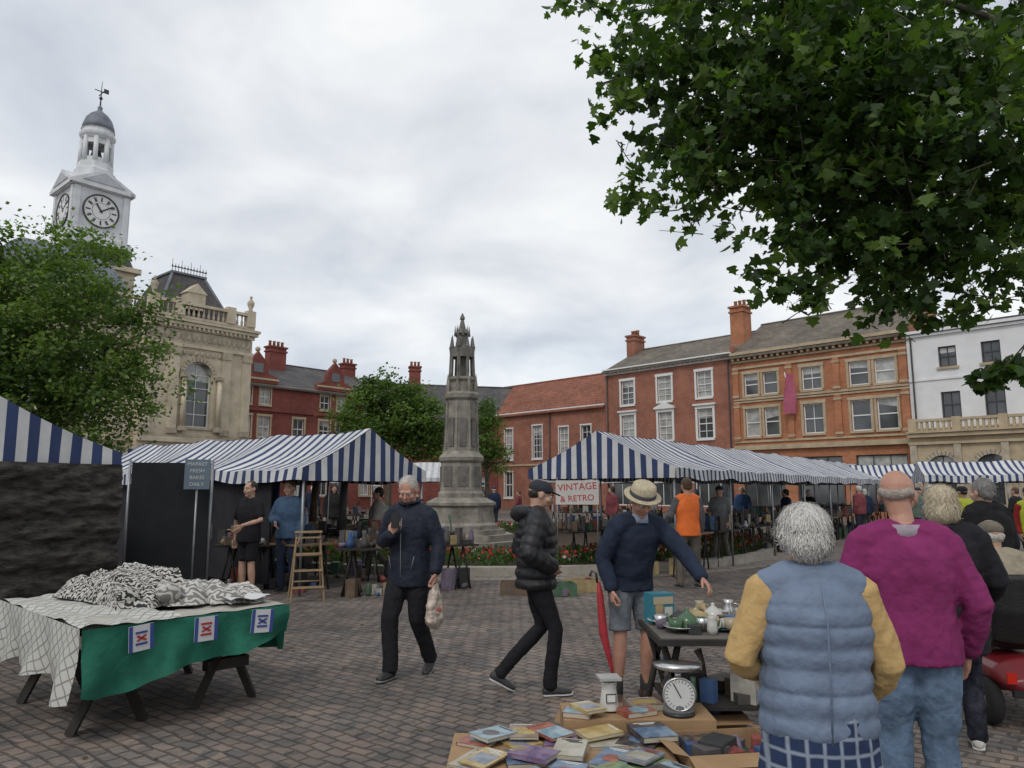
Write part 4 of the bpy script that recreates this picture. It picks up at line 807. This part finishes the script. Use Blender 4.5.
bp_=Model('black_display_screen',M=frameM((-5.72,11.2),(1,.18))); bp_.box((0,0,.14),(1.12,.03,2.06),mat('black_cloth_panel',(.014,.015,.018),.9,.3,2,.3,8)); 
for x in (-.03,1.15): bp_.loft([(x,.01,0),(x,.01,2.1)],[.02,.02],metalg)
bp_.done()
ps=Model('price_list_sign',M=frameM((-4.86,11.05),(1,.18))); ps.box((0,0,1.66),(.36,.02,2.10),plain('sign_board',(.11,.15,.19),.5)); wt=plain('sign_lettering',(.5,.52,.5),.5)
for i,t in enumerate(('MARKET','FRESH','BAKES','DAILY')): text_raw(t,.075,Matrix.Translation((.18,-.004,2.03-i*.1)),wt,ps)
ps.loft([(.18,.03,0),(.18,.03,1.66)],[.015,.015],metalg); ps.done()
bn=Model('market_banner',M=frameM((.88,15.05),(1,-.12))); bn.box((0,0,1.36),(.86,.012,1.84),plain('banner_white',(.55,.53,.50),.7)); rd=plain('banner_red',(.45,.03,.02),.6)
text_raw('VINTAGE',.19,Matrix.Translation((.43,-.004,1.71))@Matrix.Rotation(-.06,4,'Y'),rd,bn); text_raw('& RETRO',.17,Matrix.Translation((.43,-.004,1.48))@Matrix.Rotation(-.06,4,'Y'),rd,bn)
for x in (.03,.83): bn.loft([(x,.02,0),(x,.02,1.9)],[.012,.012],metalg,n=6)
bn.done()
sl=Model('wooden_stepladder',(-3.12,11.55,0),math.radians(20)); wd=mat('pale_pine',(.32,.22,.125),.7,.25,5,.2,30,stretch=(8,8,1))
for s in (-1,1):
    sl.loft([(s*.24,-.28,0),(s*.17,0,1.0)],[(.028,.014)]*2,wd,(0,1,0),4,smooth=False); sl.loft([(s*.24,.30,0),(s*.17,.03,.98)],[(.02,.014)]*2,wd,(0,1,0),4,smooth=False)
for i in range(4): z=.2+i*.24; y=-.28+.28*z; w=.24-.07*z; sl.box((-w,y-.05,z),(w,y+.06,z+.022),wd)
sl.box((-.2,-.08,1.0),(.2,.08,1.025),wd); sl.loft([(-.22,.23,.25),(.22,.23,.25)],[.012]*2,wd); sl.loft([(-.2,.12,.65),(.2,.12,.65)],[.012]*2,wd); sl.done()
for i,(x,y,c) in enumerate(((.05,12.2,gm[6]),(.75,12.0,gm[4]),(1.15,12.5,gm[5]))):
    cr=Model('produce_crate',(x,y,0),.2*i); w=.24
    for a,b in (((-w,-.16,.0),(w,.16,.015)),((-w,-.16,.016),(w,-.145,.2)),((-w,.145,.016),(w,.16,.2)),((-w,-.144,.016),(-w+.015,.144,.2)),((w-.015,-.144,.016),(w,.144,.2))): cr.box(a,b,c)
    goods(cr,-w+.06,w-.06,-.1,.1,.02,10,i,.22); cr.done()

# ------------------------------------------------------------------ left foreground table with rugs
tb=Model('rug_stall_table',M=frameM((-2.82,5.05),(.97,1.05))); L_,D_=1.45,1.85
tb.part('top'); tb.box((0.02,0.02,.70),(L_-.02,D_-.02,.735),wood_d)
tb.part('trestles')
for y in (.3,1.45):
    for s in (0,1):
        for dx in (-.24,.24): tb.loft([(.30+s*.85+dx,y,0),(.30+s*.85-dx*.3,y+.03*(1 if dx>0 else -1),.70)],[(.055,.038)]*2,wood_d,(0,1,0),4,smooth=False)
        tb.box((.30+s*.85-.17,y-.045,.26),(.30+s*.85+.17,y+.045,.34),wood_d)
    tb.box((.25,y-.03,.45),(1.2,y+.03,.53),wood_d)
green=mat('green_tablecloth',(.014,.125,.080),.85,.25,4,.45,20); wpat=checkmat('grey_lace_throw',(.20,.20,.19),(.50,.49,.45),'lattice',30)
flagw=mat('flag_white',(.55,.55,.55),.8,.05)
def cloth_sheet(m,fn,nu,nv,mt):
    vs=[fn(i/nu,k/nv) for i in range(nu+1) for k in range(nv+1)]; fs=[(i*(nv+1)+k,(i+1)*(nv+1)+k,(i+1)*(nv+1)+k+1,i*(nv+1)+k+1) for i in range(nu) for k in range(nv)]
    m.add(vs,fs,mt,True)
tb.part('green_cloth')
def fold(u,v,s=0): return .045*v*math.sin(u*15+v*2+s)+.02*v*math.sin(u*37+s)+.03*v*noise.noise(V((u*6,v*2,s)))
cloth_sheet(tb,lambda u,v:(-.02+u*(L_+.06),-.03-fold(u,v)-.03*v,.742-v*(.36+.07*math.sin(u*4+1)+.03*math.sin(u*11)-.05*u)),90,12,green)
cloth_sheet(tb,lambda u,v:(L_+.02+fold(u,v,3)+.02*v,-.03+u*D_,.742-v*(.34+.08*math.sin(u*3))),60,8,green)
cloth_sheet(tb,lambda u,v:(-.01+u*(L_+.03),-.01+v*(D_+.0),.744+.008*math.sin(u*9)*math.sin(v*7)+.010*noise.noise(V((u*9,v*9,1)))),40,40,mat('cream_cloth',(.40,.38,.33),.9,.15,4))
tb.part('patterned_throw')
cloth_sheet(tb,lambda u,v:(-.045-fold(u,v,5)-.03*v,-.06+u*(D_+.08),.756-v*(.42+.05*math.sin(u*5+2)+.03*math.sin(u*17))),80,12,wpat)
cloth_sheet(tb,lambda u,v:(-.045+u*.66,-.06+v*(D_+.08),.758+.012*math.sin(u*7+v*9)+.022*noise.noise(V((u*5,v*8,0)))),40,60,wpat)
tb.part('flag_bunting')
bm_=plain('flag_blue',(.03,.06,.24),.7); rm_=plain('flag_red',(.38,.03,.03),.7)
for i,x in enumerate((.33,.78,1.22)):
    y=-.105; rot=Matrix.Translation((x,y,.655))@Matrix.Rotation(.06*(i-1),4,'Y')@Matrix.Rotation(.12*(1-i),4,'Z')
    tb.box((-.085,0,-.085),(.085,.005,.085),flagw,rot)
    for a in (-.085,.060): tb.box((a,-.003,-.085),(a+.025,-.0005,.085),bm_,rot)
    for z in (.03,-.045): tb.box((-.04,-.005,z),(.04,-.0008,z+.014),bm_ if i!=1 else rm_,rot)
    for a in (.5,-.5): tb.box((-.036,-.007,-.007),(.036,-.0055,.007),rm_ if i!=2 else bm_,rot@Matrix.Rotation(a,4,'Y'))
tb.part('rumpled_blankets'); zig=checkmat('black_white_rug',(.035,.035,.035),(.50,.48,.44),'zig',10); zig2=checkmat('ivory_grey_rug',(.20,.19,.18),(.52,.50,.46),'zig',6)
def mound(x0,x1,y0,y1,hh,mt,ph,ns=3,base=.765):
    def fn(u,v):
        e=min(1,min(v,1-v)*7)**.6*min(1,min(u,1-u)*9)**.5
        r=.55+.45*abs(math.sin(math.pi*ns*u+.5*math.sin(v*5+ph)+ph))
        return (x0+(x1-x0)*u+.05*math.sin(v*4+ph)+.02*noise.noise(V((u*8,v*5,ph))),y0+(y1-y0)*v+.04*math.sin(u*9+ph),base+hh*e*r+.030*noise.noise(V((u*9,v*7,ph)))*e+.012*noise.noise(V((u*25,v*22,ph)))*e)
    cloth_sheet(tb,fn,70,60,mt)
mound(.34,.80,.45,1.72,.17,zig,.3,2); mound(.66,1.20,.36,1.62,.15,zig2,1.4,2); mound(.50,.95,.58,1.64,.25,zig,2.2,1); mound(.95,1.40,.22,1.15,.12,zig2,.8,1)
def rug(p0,p1,r,mt):
    p0=V(p0);p1=V(p1); pts=[p0.lerp(p1,t/12)+V((rr.uniform(-.008,.008),0,rr.uniform(-.008,.008))) for t in range(13)]
    tb.loft(pts,[(r*rr.uniform(.9,1.1),r*.75*rr.uniform(.9,1.1)) for _ in pts],mt,(1,0,0),18)
rr=random.Random(9); rug((.72,.40,.86),(.98,1.5,.90),.09,zig2); rug((.46,.50,.85),(.60,1.55,.88),.085,zig)
for i in range(2): cloth_sheet(tb,lambda u,v:(1.06+u*.34,.10+v*.42,.775+.03*i+.014*math.sin(u*8+v*4)),8,8,(zig2,whitec)[i])
tb.done()
t2=Model('green_cloth_table',M=frameM((-3.70,4.72),(-.75,.65))); t2.part('top'); t2.box((0,0,.68),(1.5,1.0,.71),wood_d)
for x in (.2,1.3):
    for y in (.15,.85): t2.box((x-.03,y-.03,0),(x+.03,y+.03,.68),wood_d)
t2.part('cloth'); cloth_sheet(t2,lambda u,v:(-.02-.03*v*math.sin(u*11),-.03+u*1.06,.716-v*.42),30,6,green); cloth_sheet(t2,lambda u,v:(-.02+u*1.5,-.03-.03*v*math.sin(u*14),.716-v*.42),30,6,green); t2.box((-.02,-.03,.7165),(1.5,1.03,.722),green); t2.done()

# ------------------------------------------------------------------ bric-a-brac table and books
bt=Model('bric_a_brac_table',(0,0,0)); bt.part('top'); bt.box((.90,4.72,.70),(2.25,5.48,.735),wood_d); bt.box((.92,4.74,.736),(2.2,5.45,.742),mat('faded_cloth',(.13,.115,.10),.9))
for x in (1.0,2.1):
    for y in (4.85,5.35): bt.loft([(x-.12,y,0),(x+.05,y,.70)],[.022]*2,wood_d,n=6); bt.loft([(x+.15,y,0),(x-.05,y,.70)],[.022]*2,wood_d,n=6)
bt.box((.98,4.8,.30),(1.6,5.4,.32),wood_d); goods(bt,1.02,1.55,4.85,5.3,.32,16,4,.25,True)
bt.part('crockery'); china=plain('white_china',(.50,.49,.45),.2); chinab=plain('blue_china',(.10,.20,.27),.25); gr=plain('green_glaze',(.06,.12,.06),.2); sv=steel; cream=plain('cream_china',(.38,.32,.22),.3)
def pot(c,s,mt):
    c=V(c); bt.lathe(c,[(.045*s,0),(.075*s,.03*s),(.082*s,.06*s),(.06*s,.1*s),(.035*s,.115*s),(.03*s,.12*s),(.012*s,.135*s),(.016*s,.15*s),(.004*s,.155*s)],18,mt)
    bt.loft([c+V((-.07*s,0,.05*s)),c+V((-.12*s,0,.07*s)),c+V((-.14*s,0,.115*s))],[.018*s,.012*s,.009*s],mt,(0,1,0),8)
    bt.loft([c+V((.07*s,0,.09*s)),c+V((.12*s,0,.09*s)),c+V((.125*s,0,.05*s)),c+V((.075*s,0,.03*s))],[.008*s]*4,mt,(0,1,0),8)
def cup(c,mt): bt.lathe(c,[(.025,0),(.04,.02),(.045,.07),(.041,.07),(.036,.02)],14,mt)
def plate(c,mt): bt.lathe(c,[(.05,0),(.07,.006),(.11,.02),(.108,.024),(.06,.01)],20,mt)
def jug(c,s,mt):
    c=V(c); bt.lathe(c,[(.04*s,0),(.06*s,.05*s),(.05*s,.12*s),(.035*s,.16*s),(.045*s,.19*s),(.04*s,.19*s)],14,mt); bt.loft([c+V((.045*s,0,.16*s)),c+V((.09*s,0,.15*s)),c+V((.085*s,0,.08*s)),c+V((.05*s,0,.06*s))],[.007*s]*4,mt,(0,1,0),8)
pot((1.14,4.98,.743),.95,gr); pot((1.38,5.25,.743),.9,china); pot((1.62,5.0,.743),1.05,cream)
jug((1.27,4.86,.743),.6,china); jug((1.5,5.3,.743),.8,sv); jug((1.75,5.2,.743),.9,chinab); jug((1.32,5.38,.743),.7,cream)
r4=random.Random(12)
for i in range(34):
    x=r4.uniform(1.0,2.1);y=r4.uniform(4.78,5.4); (cup,plate,plate,cup,cup)[i%5]((x,y,.743+.002*i/3),r4.choice([china,china,chinab,sv,gr,cream,cream]))
goods(bt,1.0,2.1,4.78,5.4,.743,22,14,.10)
bt.part('tin_box'); X=Matrix.Translation((1.02,5.30,.743))@Matrix.Rotation(.3,4,'Z'); bt.box((-.085,-.06,0),(.085,.06,.20),plain('teal_box',(.03,.17,.22),.5),X); bt.box((-.06,-.063,.05),(.0,-.0605,.15),gm[5],X); bt.box((.01,-.063,.05),(.07,-.0605,.11),china,X); bt.box((-.075,-.066,.13),(.075,-.0632,.18),cream,X)
bt.done()
def dial_scale(name,loc,rz,body,s=1):
    m=Model(name,loc,rz); m.M=m.M@Matrix.Scale(s,4)
    v,f=remesh([raw_loft([(0,0,.015),(0,0,.06),(0,0,.14),(0,0,.2)],[(.10,.07),(.095,.065),(.06,.045),(.04,.03)],(1,0,0),16,False)],.006,2); m.add(v,f,body,True)
    X=Matrix.Translation((0,-.055,.13))@Matrix.Rotation(math.pi/2,4,'X')
    m.lathe((0,0,0),[(.10,-.03),(.105,.0),(.10,.012),(.093,.012),(.093,.006)],28,steel,True,0,X); m.lathe((0,0,0),[(.092,0),(.092,.008)],28,whitef,False,0,X)
    for k in range(24): m.box((-.0015,.07,.0085),(.0015,.086,.010),blackf,X@Matrix.Rotation(k*math.pi/12,4,'Z'))
    m.box((-.003,-.02,.011),(.003,.075,.013),blackf,X@Matrix.Rotation(.5,4,'Z')); m.lathe((0,0,.2),[(.02,0),(.02,.06)],10,steel)
    m.add(*raw_loft([(0,0,.26),(0,0,.275),(0,0,.30)],[(.09,.07),(.14,.10),(.155,.115)],(1,0,0),20,False),steel,True); m.lathe((0,0,0),[(.1,0),(.1,.018)],16,blackf); return m
dial_scale('kitchen_scale_with_dial',(.99,4.62,.335),-.1,plain('scale_enamel',(.16,.16,.16),.4),.95).done()
m=Model('white_kitchen_scale',(.585,4.68,.335),.1)
v,f=remesh([raw_loft([(0,0,.01),(0,0,.03),(0,-.0,.13),(0,0,.17)],[(.06,.06),(.058,.055),(.045,.04),(.05,.045)],(1,0,0),16,False)],.005,2); m.add(v,f,plain('scale_cream',(.55,.54,.50),.4),True)
m.box((-.065,-.065,.185),(.065,.065,.20),plain('scale_top',(.4,.4,.38),.4)); m.box((-.03,-.058,.06),(.03,-.052,.11),blackf); m.box((-.025,-.0605,.065),(.025,-.0585,.105),whitef); m.loft([(0,0,.17),(0,0,.186)],[.02,.02],steel); m.done()
def open_box(name,loc,rz,w,d,h,fill=True,seed=0):
    m=Model(name,loc,rz); t=.008
    m.box((-w,-d,0),(w,d,t),card); m.box((-w,-d,t),(w,-d+t,h),card); m.box((-w,d-t,t),(w,d,h),card); m.box((-w,-d+t,t),(-w+t,d-t,h),card); m.box((w-t,-d+t,t),(w,d-t,h),card)
    m.quad([(-w,-d,h+.001),(w,-d,h+.001),(w,-d-.10,h-.03),(-w,-d-.10,h-.03)],card)
    m.quad([(-w,d,h+.001),(-w,-d,h+.001),(-w-.08,-d,h+.02),(-w-.08,d,h+.02)],card)
    if fill: goods(m,-w+.08,w-.08,-d+.08,d-.08,h*.6,24,seed,.14)
    return m
open_box('cardboard_box',(1.15,4.25,0),.15,.28,.2,.30,True,1).done(); open_box('cardboard_box',(.62,4.98,0),-.2,.25,.18,.2,True,2).done(); open_box('cardboard_box',(1.75,4.5,0),.4,.25,.2,.28,True,5).done()
open_box('cardboard_box',(1.25,5.1,0),0.1,.22,.18,.24,True,7).done()
bx=Model('book_display_board')
bx.box((-.33,3.6,.25),(.85,4.48,.27),card); bx.box((.30,4.5,.0),(1.18,4.86,.333),card)
for x in (-.25,.4): bx.box((x,3.7,0),(x+.35,4.3,.249),card)
bx.done()
def covermat(i,c1,c2):
    m=mat('book_cover_%d'%i,c1,.32,.1,13,0,4,0,c2,6,.5); return m
cc=[((.05,.10,.20),(.26,.34,.42)),((.36,.32,.22),(.48,.46,.40)),((.26,.03,.03),(.42,.2,.12)),((.05,.14,.07),(.3,.38,.2)),((.02,.02,.03),(.14,.12,.11)),((.36,.22,.05),(.52,.42,.2)),((.10,.22,.3),(.40,.48,.50)),((.38,.38,.38),(.10,.14,.2)),((.10,.05,.16),(.3,.22,.3)),((.40,.37,.33),(.2,.10,.06))]
covers=[covermat(i,*c) for i,c in enumerate(cc)]; page=mat('book_pages',(.46,.42,.33),.9,.1,80)
rb_=random.Random(21)
def book(x,y,z,rz,w,h,t,i,tilt=0):
    m=Model('book',(x,y,z),rz); m.M=m.M@Matrix.Rotation(tilt,4,'X'); cv=covers[i%10]; m.box((-w/2+.003,-h/2+.003,.0025),(w/2-.003,h/2-.003,t-.0025),page)
    m.box((-w/2,-h/2,0),(w/2,h/2,.002),cv); m.box((-w/2,-h/2,t-.002),(w/2,h/2,t),cv); m.box((-w/2-.002,-h/2,0),(-w/2,h/2,t),cv)
    q=covers[(i*7+2)%10]; k=i%4
    if k==0: m.box((-w*.5,-h*.5,t+.0003),(w*.5,h*.15,t+.0010),q)
    elif k==1: m.box((-w*.38,-h*.32,t+.0003),(w*.38,h*.2,t+.0010),q)
    elif k==2: m.lathe((0,-.02,t+.0002),[(w*.3,0),(w*.3,.0008)],18,q,False)
    tm=(whitef,blackf,gm[0],gm[5],whitef)[i%5]
    for r_,(a,b) in enumerate(((-.36,.30),(-.2,.22),(-.1,.36))[:1+i%3]): m.box((w*a,h*(.40-.07*r_),t+.0012),(w*b,h*(.44-.07*r_),t+.0018),tm)
    m.done()
n=0
for ix in range(5):
    for iy in range(3):
        x=-.18+ix*.225+rb_.uniform(-.03,.03); y=3.74+iy*.29+rb_.uniform(-.03,.03); t=rb_.uniform(.008,.026)
        book(x,y,.271,rb_.uniform(-.5,.5),.20+rb_.uniform(-.04,.02),.27+rb_.uniform(-.05,.02),t,n); n+=1
        if rb_.random()<.75: book(x+rb_.uniform(-.07,.07),y+rb_.uniform(-.07,.07),.272+t+.012,rb_.uniform(-1.2,1.2),.16,.225,rb_.uniform(.008,.024),n+3,rb_.uniform(-.05,.05))
book(.74,4.62,.335,.4,.2,.14,.03,2); book(.78,4.35,.30,.2,.2,.26,.03,4); book(.80,4.74,.335,.2,.2,.16,.04,9); book(.40,4.62,.335,-.3,.16,.2,.03,12); book(.45,4.60,.367,.5,.14,.19,.02,5)

# ------------------------------------------------------------------ trees
def branch(m,a,b,r0,r1,rr,bend=.15,n=6,rise=.12):
    a=V(a);b=V(b);L=(b-a).length; pts=[]
    o=V((rr.gauss(0,1),rr.gauss(0,1),rr.gauss(0,.4)))*bend*L*.3
    o2=V((rr.gauss(0,1),rr.gauss(0,1),rr.gauss(0,1)))*bend*L*.12
    for i in range(n+1): t=i/n; pts.append(a.lerp(b,t)+o*math.sin(math.pi*t)+o2*math.sin(3*math.pi*t)+V((0,0,rise*L*math.sin(math.pi*t))))
    m.loft(pts,[r0+(r1-r0)*(i/n)**.7 for i in range(n+1)],bark,(1,0,.1),7)
    return pts
def leaves_mesh(m,C,size,shape,rr,mt,hang=False):
    n=len(C); rs=np.random.RandomState(rr.randint(0,9999)); S=np.array(shape); k=len(S)
    a=rs.normal(size=(n,3)); a[:,2]*=.6; a/=np.linalg.norm(a,axis=1)[:,None]
    nn=rs.normal(size=(n,3))*.8; nn[:,2]+=.9
    if hang: a[:,2]-=.7; a/=np.linalg.norm(a,axis=1)[:,None]
    b=np.cross(nn,a); b/=np.linalg.norm(b,axis=1)[:,None]+1e-9; c=np.cross(a,b)
    sz=size*rs.uniform(.55,1.25,size=(n,1,1))
    Vv=C[:,None,:]+sz*(S[None,:,0:1]*a[:,None,:]+S[None,:,1:2]*b[:,None,:]+S[None,:,2:3]*c[:,None,:])
    m.add(Vv.reshape(-1,3).tolist(),[tuple(range(i*k,i*k+k)) for i in range(n)],mt,False)
DIA=[(0,0,0),(.45,-.32,.08),(1,0,0),(.45,.32,.08)]
PLANE=[(0,0,0),(.02,-.35,.04),(.22,-.50,.06),(.38,-.30,.0),(.62,-.50,.10),(.66,-.2,.0),(1.0,0,.05),(.66,.2,.0),(.62,.50,.10),(.38,.30,.0),(.22,.50,.06),(.02,.35,.04)]
def tree(name,base,crown,nclump,per,size,cs,trunk=.25,seed=1,lm=None,th=None):
    rr=random.Random(seed); rs=np.random.RandomState(seed); m=Model(name); m.part('trunk'); base=V(base)
    top=V(base)+V((0,0,th or 3)); branch(m,base,top,trunk,trunk*.75,rr,.05)
    vols=[c[1][0]*c[1][1]*c[1][2] for c in crown]
    for c,r in crown:
        p=branch(m,top-V((0,0,.3)),V(c),trunk*.5,.04,rr)
        for _ in range(5):
            q=V(c)+V((rr.uniform(-.8,.8)*r[0],rr.uniform(-.8,.8)*r[1],rr.uniform(-.6,.8)*r[2])); branch(m,p[4],q,.06,.012,rr,.2,4)
    m.part('leaves'); G=[[],[],[]]
    for _ in range(nclump):
        c,r=rr.choices(crown,vols)[0]
        u=V((rr.gauss(0,1),rr.gauss(0,1),rr.gauss(0,1))).normalized()*(rr.random()**.38)*rr.uniform(.8,1.14)
        cc_=np.array([c[0]+u.x*r[0],c[1]+u.y*r[1],c[2]+u.z*r[2]]); k=int(per*rr.uniform(.5,1.5)); s=cs*rr.uniform(.5,1.2)
        pts=cc_+rs.normal(size=(k,3))*np.array([s,s,s*.55]); G[0 if rr.random()<.35 else (1 if rr.random()<.5 else 2)].append(pts)
    for g_,mt in zip(G,lm):
        if g_: leaves_mesh(m,np.concatenate(g_),size,DIA,rr,mt)
    m.done()
LA=[leafmat('leaf_mid',(.065,.115,.025),(.115,.175,.045)),leafmat('leaf_dark',(.04,.075,.018),(.07,.12,.03)),leafmat('leaf_light',(.10,.165,.04),(.17,.235,.07))]
tree('lime_tree',(-14.6,23.5,0),[((-14.8,23.5,6.4),(3.3,3.2,3.2)),((-17.5,23.5,7.8),(2.8,3,2.6)),((-13.0,23,4.7),(2.4,2.4,1.9)),((-14.4,23.5,8.6),(1.6,2,1.7)),((-16.8,23,4.6),(2.8,2.5,2.1)),((-12.2,23.4,6.4),(1.2,1.6,1.3)),((-16.9,22.5,9.9),(1.1,1.2,.9))],560,85,.17,.40,.28,4,LA,3)
tree('maple_tree',(-7.3,44,0),[((-7.6,44,5.8),(2.8,2.6,2.5)),((-5.0,44.3,5.2),(1.9,1.9,2.0)),((-7.9,44,7.7),(1.4,1.5,1.2)),((-9.3,44,4.2),(1.7,1.6,1.7)),((-6.0,44,7.0),(1.2,1.2,.9))],320,70,.24,.42,.22,6,LA,2.5)
tree('maple_tree',(-1.6,47,0),[((-1.7,47,5.0),(1.0,1.5,1.8)),((-1.6,47,6.5),(.6,1,.9)),((-1.1,47,3.6),(.9,1.3,1.1))],90,55,.20,.35,.18,8,LA,2.2)
# overhanging plane tree
PL=[leafmat('plane_leaf_mid',(.035,.075,.016),(.07,.125,.03)),leafmat('plane_leaf_dark',(.018,.040,.010),(.04,.075,.02)),leafmat('plane_leaf_light',(.08,.135,.03),(.13,.20,.05))]
rr=random.Random(31); rs=np.random.RandomState(31); pt=Model('plane_tree'); pt.part('trunk')
tp=V((10.8,9.5,4.6)); branch(pt,(10.8,9.5,0),tp,.42,.34,rr,.03)
C=[((2.15,9,7.15),(1.25,1.4,1.05),110),((1.15,9,6.9),(.45,.6,.6),90),((1.45,9,5.35),(.5,.6,.26),190),((2.2,9,5.55),(.75,.9,.55),140),((3.5,9,6.6),(1.6,1.8,1.6),190),((4.9,9,6.0),(1.8,2,1.9),200),((3.3,8.8,4.75),(.75,.8,.5),160),((3.15,8.8,4.15),(.45,.4,.28),200),
   ((3.6,8.8,4.05),(.28,.35,.22),220),((4.9,9,4.35),(1.0,1.1,.5),190),((4.6,8.8,3.9),(.55,.5,.2),190),((5.5,9,4.0),(.75,.8,.26),190),((6.2,9,4.75),(.9,1,.9),170),((5.85,8.9,2.98),(.26,.25,.11),800),((6.15,8.9,3.10),(.25,.25,.10),600),
   ((8,9.2,6.5),(2,2.4,2.2),60),((3.8,9.8,9.0),(3.2,2.4,1.5),70),((7.2,10,8.4),(2.5,2.4,1.6),50),((4.1,9,4.75),(.7,.9,.55),170),((2.6,9,6.2),(.9,1.2,.7),140),((1.75,9,6.1),(.5,.6,.35),110)]
G=[[],[],[]]
for c,r,dn in C:
    vol=4.19*r[0]*r[1]*r[2]
    hub=V((max(c[0]+1.6,5.4),9.3,max(c[2]+.9,5.6))) if vol<3 else tp+V((0,0,rr.uniform(0,1)))
    if c[2]<3.2: hub=V((7.3,9.1,4.3))
    branch(pt,hub,V(c),.030 if vol<3 else .10,.006,rr,.35 if c[2]>3.2 else .1,10,.05)
    ns=max(10,int(vol*dn/9))
    for _ in range(ns):
        u=V((rr.gauss(0,1),rr.gauss(0,1),rr.gauss(0,1))).normalized()*(rr.random()**.42)*rr.uniform(.82,1.16)
        e=V((c[0]+u.x*r[0],c[1]+u.y*r[1],c[2]+u.z*r[2])); L=rr.uniform(.25,.55) if c[2]>3.2 else .15
        d=V((u.x+rr.gauss(0,.5)-.3,u.y+rr.gauss(0,.5),rr.gauss(-.2,.4))).normalized(); a=e-d*L
        if rr.random()<.3: pt.loft([a-d*.2,a,e],[.008,.006,.003],bark,(1,0,.1),5)
        k=rr.randint(6,12); t=rs.rand(k,1); pts=np.array(a)+t*np.array(e-a)+rs.normal(size=(k,3))*.07
        G[rr.choices((0,1,2),(.45,.37,.18))[0]].append(pts)
pt.part('leaves')
for g_,mt in zip(G,PL): leaves_mesh(pt,np.concatenate(g_),.15,PLANE,rr,mt,True)
pt.done()

# ------------------------------------------------------------------ light, sky, camera
el,az=math.radians(48),math.radians(205)
w=bpy.data.worlds.new('World'); scene.world=w; w.use_nodes=True; nt=w.node_tree; N=nt.nodes; L=nt.links
bgn=N['Background']; sky=N.new('ShaderNodeTexSky'); sky.sky_type='NISHITA'; sky.sun_disc=False; sky.sun_elevation=el; sky.sun_rotation=az
L.new(sky.outputs[0],bgn.inputs[0]); bgn.inputs[1].default_value=.13
tc=N.new('ShaderNodeTexCoord'); sp=N.new('ShaderNodeSeparateXYZ'); L.new(tc.outputs['Generated'],sp.inputs[0])
ad=N.new('ShaderNodeMath'); ad.inputs[1].default_value=.28; L.new(sp.outputs[2],ad.inputs[0]); mxn=N.new('ShaderNodeMath'); mxn.operation='MAXIMUM'; mxn.inputs[1].default_value=.05; L.new(ad.outputs[0],mxn.inputs[0])
vd=N.new('ShaderNodeVectorMath'); vd.operation='DIVIDE'; L.new(tc.outputs['Generated'],vd.inputs[0]); L.new(mxn.outputs[0],vd.inputs[1])
nz=N.new('ShaderNodeTexNoise'); nz.inputs['Scale'].default_value=2.0; nz.inputs['Detail'].default_value=8; nz.inputs['Roughness'].default_value=.52; nz.inputs['Distortion'].default_value=.3; L.new(vd.outputs[0],nz.inputs['Vector'])
cr=N.new('ShaderNodeValToRGB'); e=cr.color_ramp.elements; e[0].position=.32; e[0].color=(.57,.61,.68,1); e[1].position=.66; e[1].color=(.97,.98,.98,1); e.new(.50).color=(.78,.81,.85,1)
L.new(nz.outputs['Fac'],cr.inputs[0]); b2=N.new('ShaderNodeBackground'); L.new(cr.outputs[0],b2.inputs[0]); b2.inputs[1].default_value=1.03
ms=N.new('ShaderNodeMixShader'); n3=N.new('ShaderNodeTexNoise'); n3.inputs['Scale'].default_value=.9; L.new(vd.outputs[0],n3.inputs['Vector']); mr=N.new('ShaderNodeMapRange'); mr.inputs[1].default_value=.35; mr.inputs[2].default_value=.6; mr.inputs[3].default_value=.80; mr.inputs[4].default_value=.97; L.new(n3.outputs['Fac'],mr.inputs[0])
L.new(mr.outputs[0],ms.inputs[0]); L.new(bgn.outputs[0],ms.inputs[1]); L.new(b2.outputs[0],ms.inputs[2]); L.new(ms.outputs[0],N['World Output'].inputs[0])
sd=bpy.data.lights.new('sun','SUN'); sd.energy=1.0; sd.angle=math.radians(16); sd.color=(1,.96,.9); so=bpy.data.objects.new('sun',sd); scene.collection.objects.link(so)
dirv=V((math.sin(az)*math.cos(el),math.cos(az)*math.cos(el),math.sin(el))); so.rotation_euler=dirv.to_track_quat('Z','Y').to_euler(); so.location=dirv*50
cd=bpy.data.cameras.new('camera'); cam=bpy.data.objects.new('camera',cd); scene.collection.objects.link(cam); cd.sensor_width=36; cd.lens=26; cd.clip_end=1500; cd.clip_start=.05
cam.location=(0,0,1.65); cam.rotation_euler=(math.radians(90+8.15),0,0); scene.camera=cam
scene.view_settings.view_transform='Standard'; scene.view_settings.look='None'; scene.view_settings.exposure=0
print('OBJECTS',len(bpy.data.objects),'POLYS',sum(len(m.polygons) for m in bpy.data.meshes))
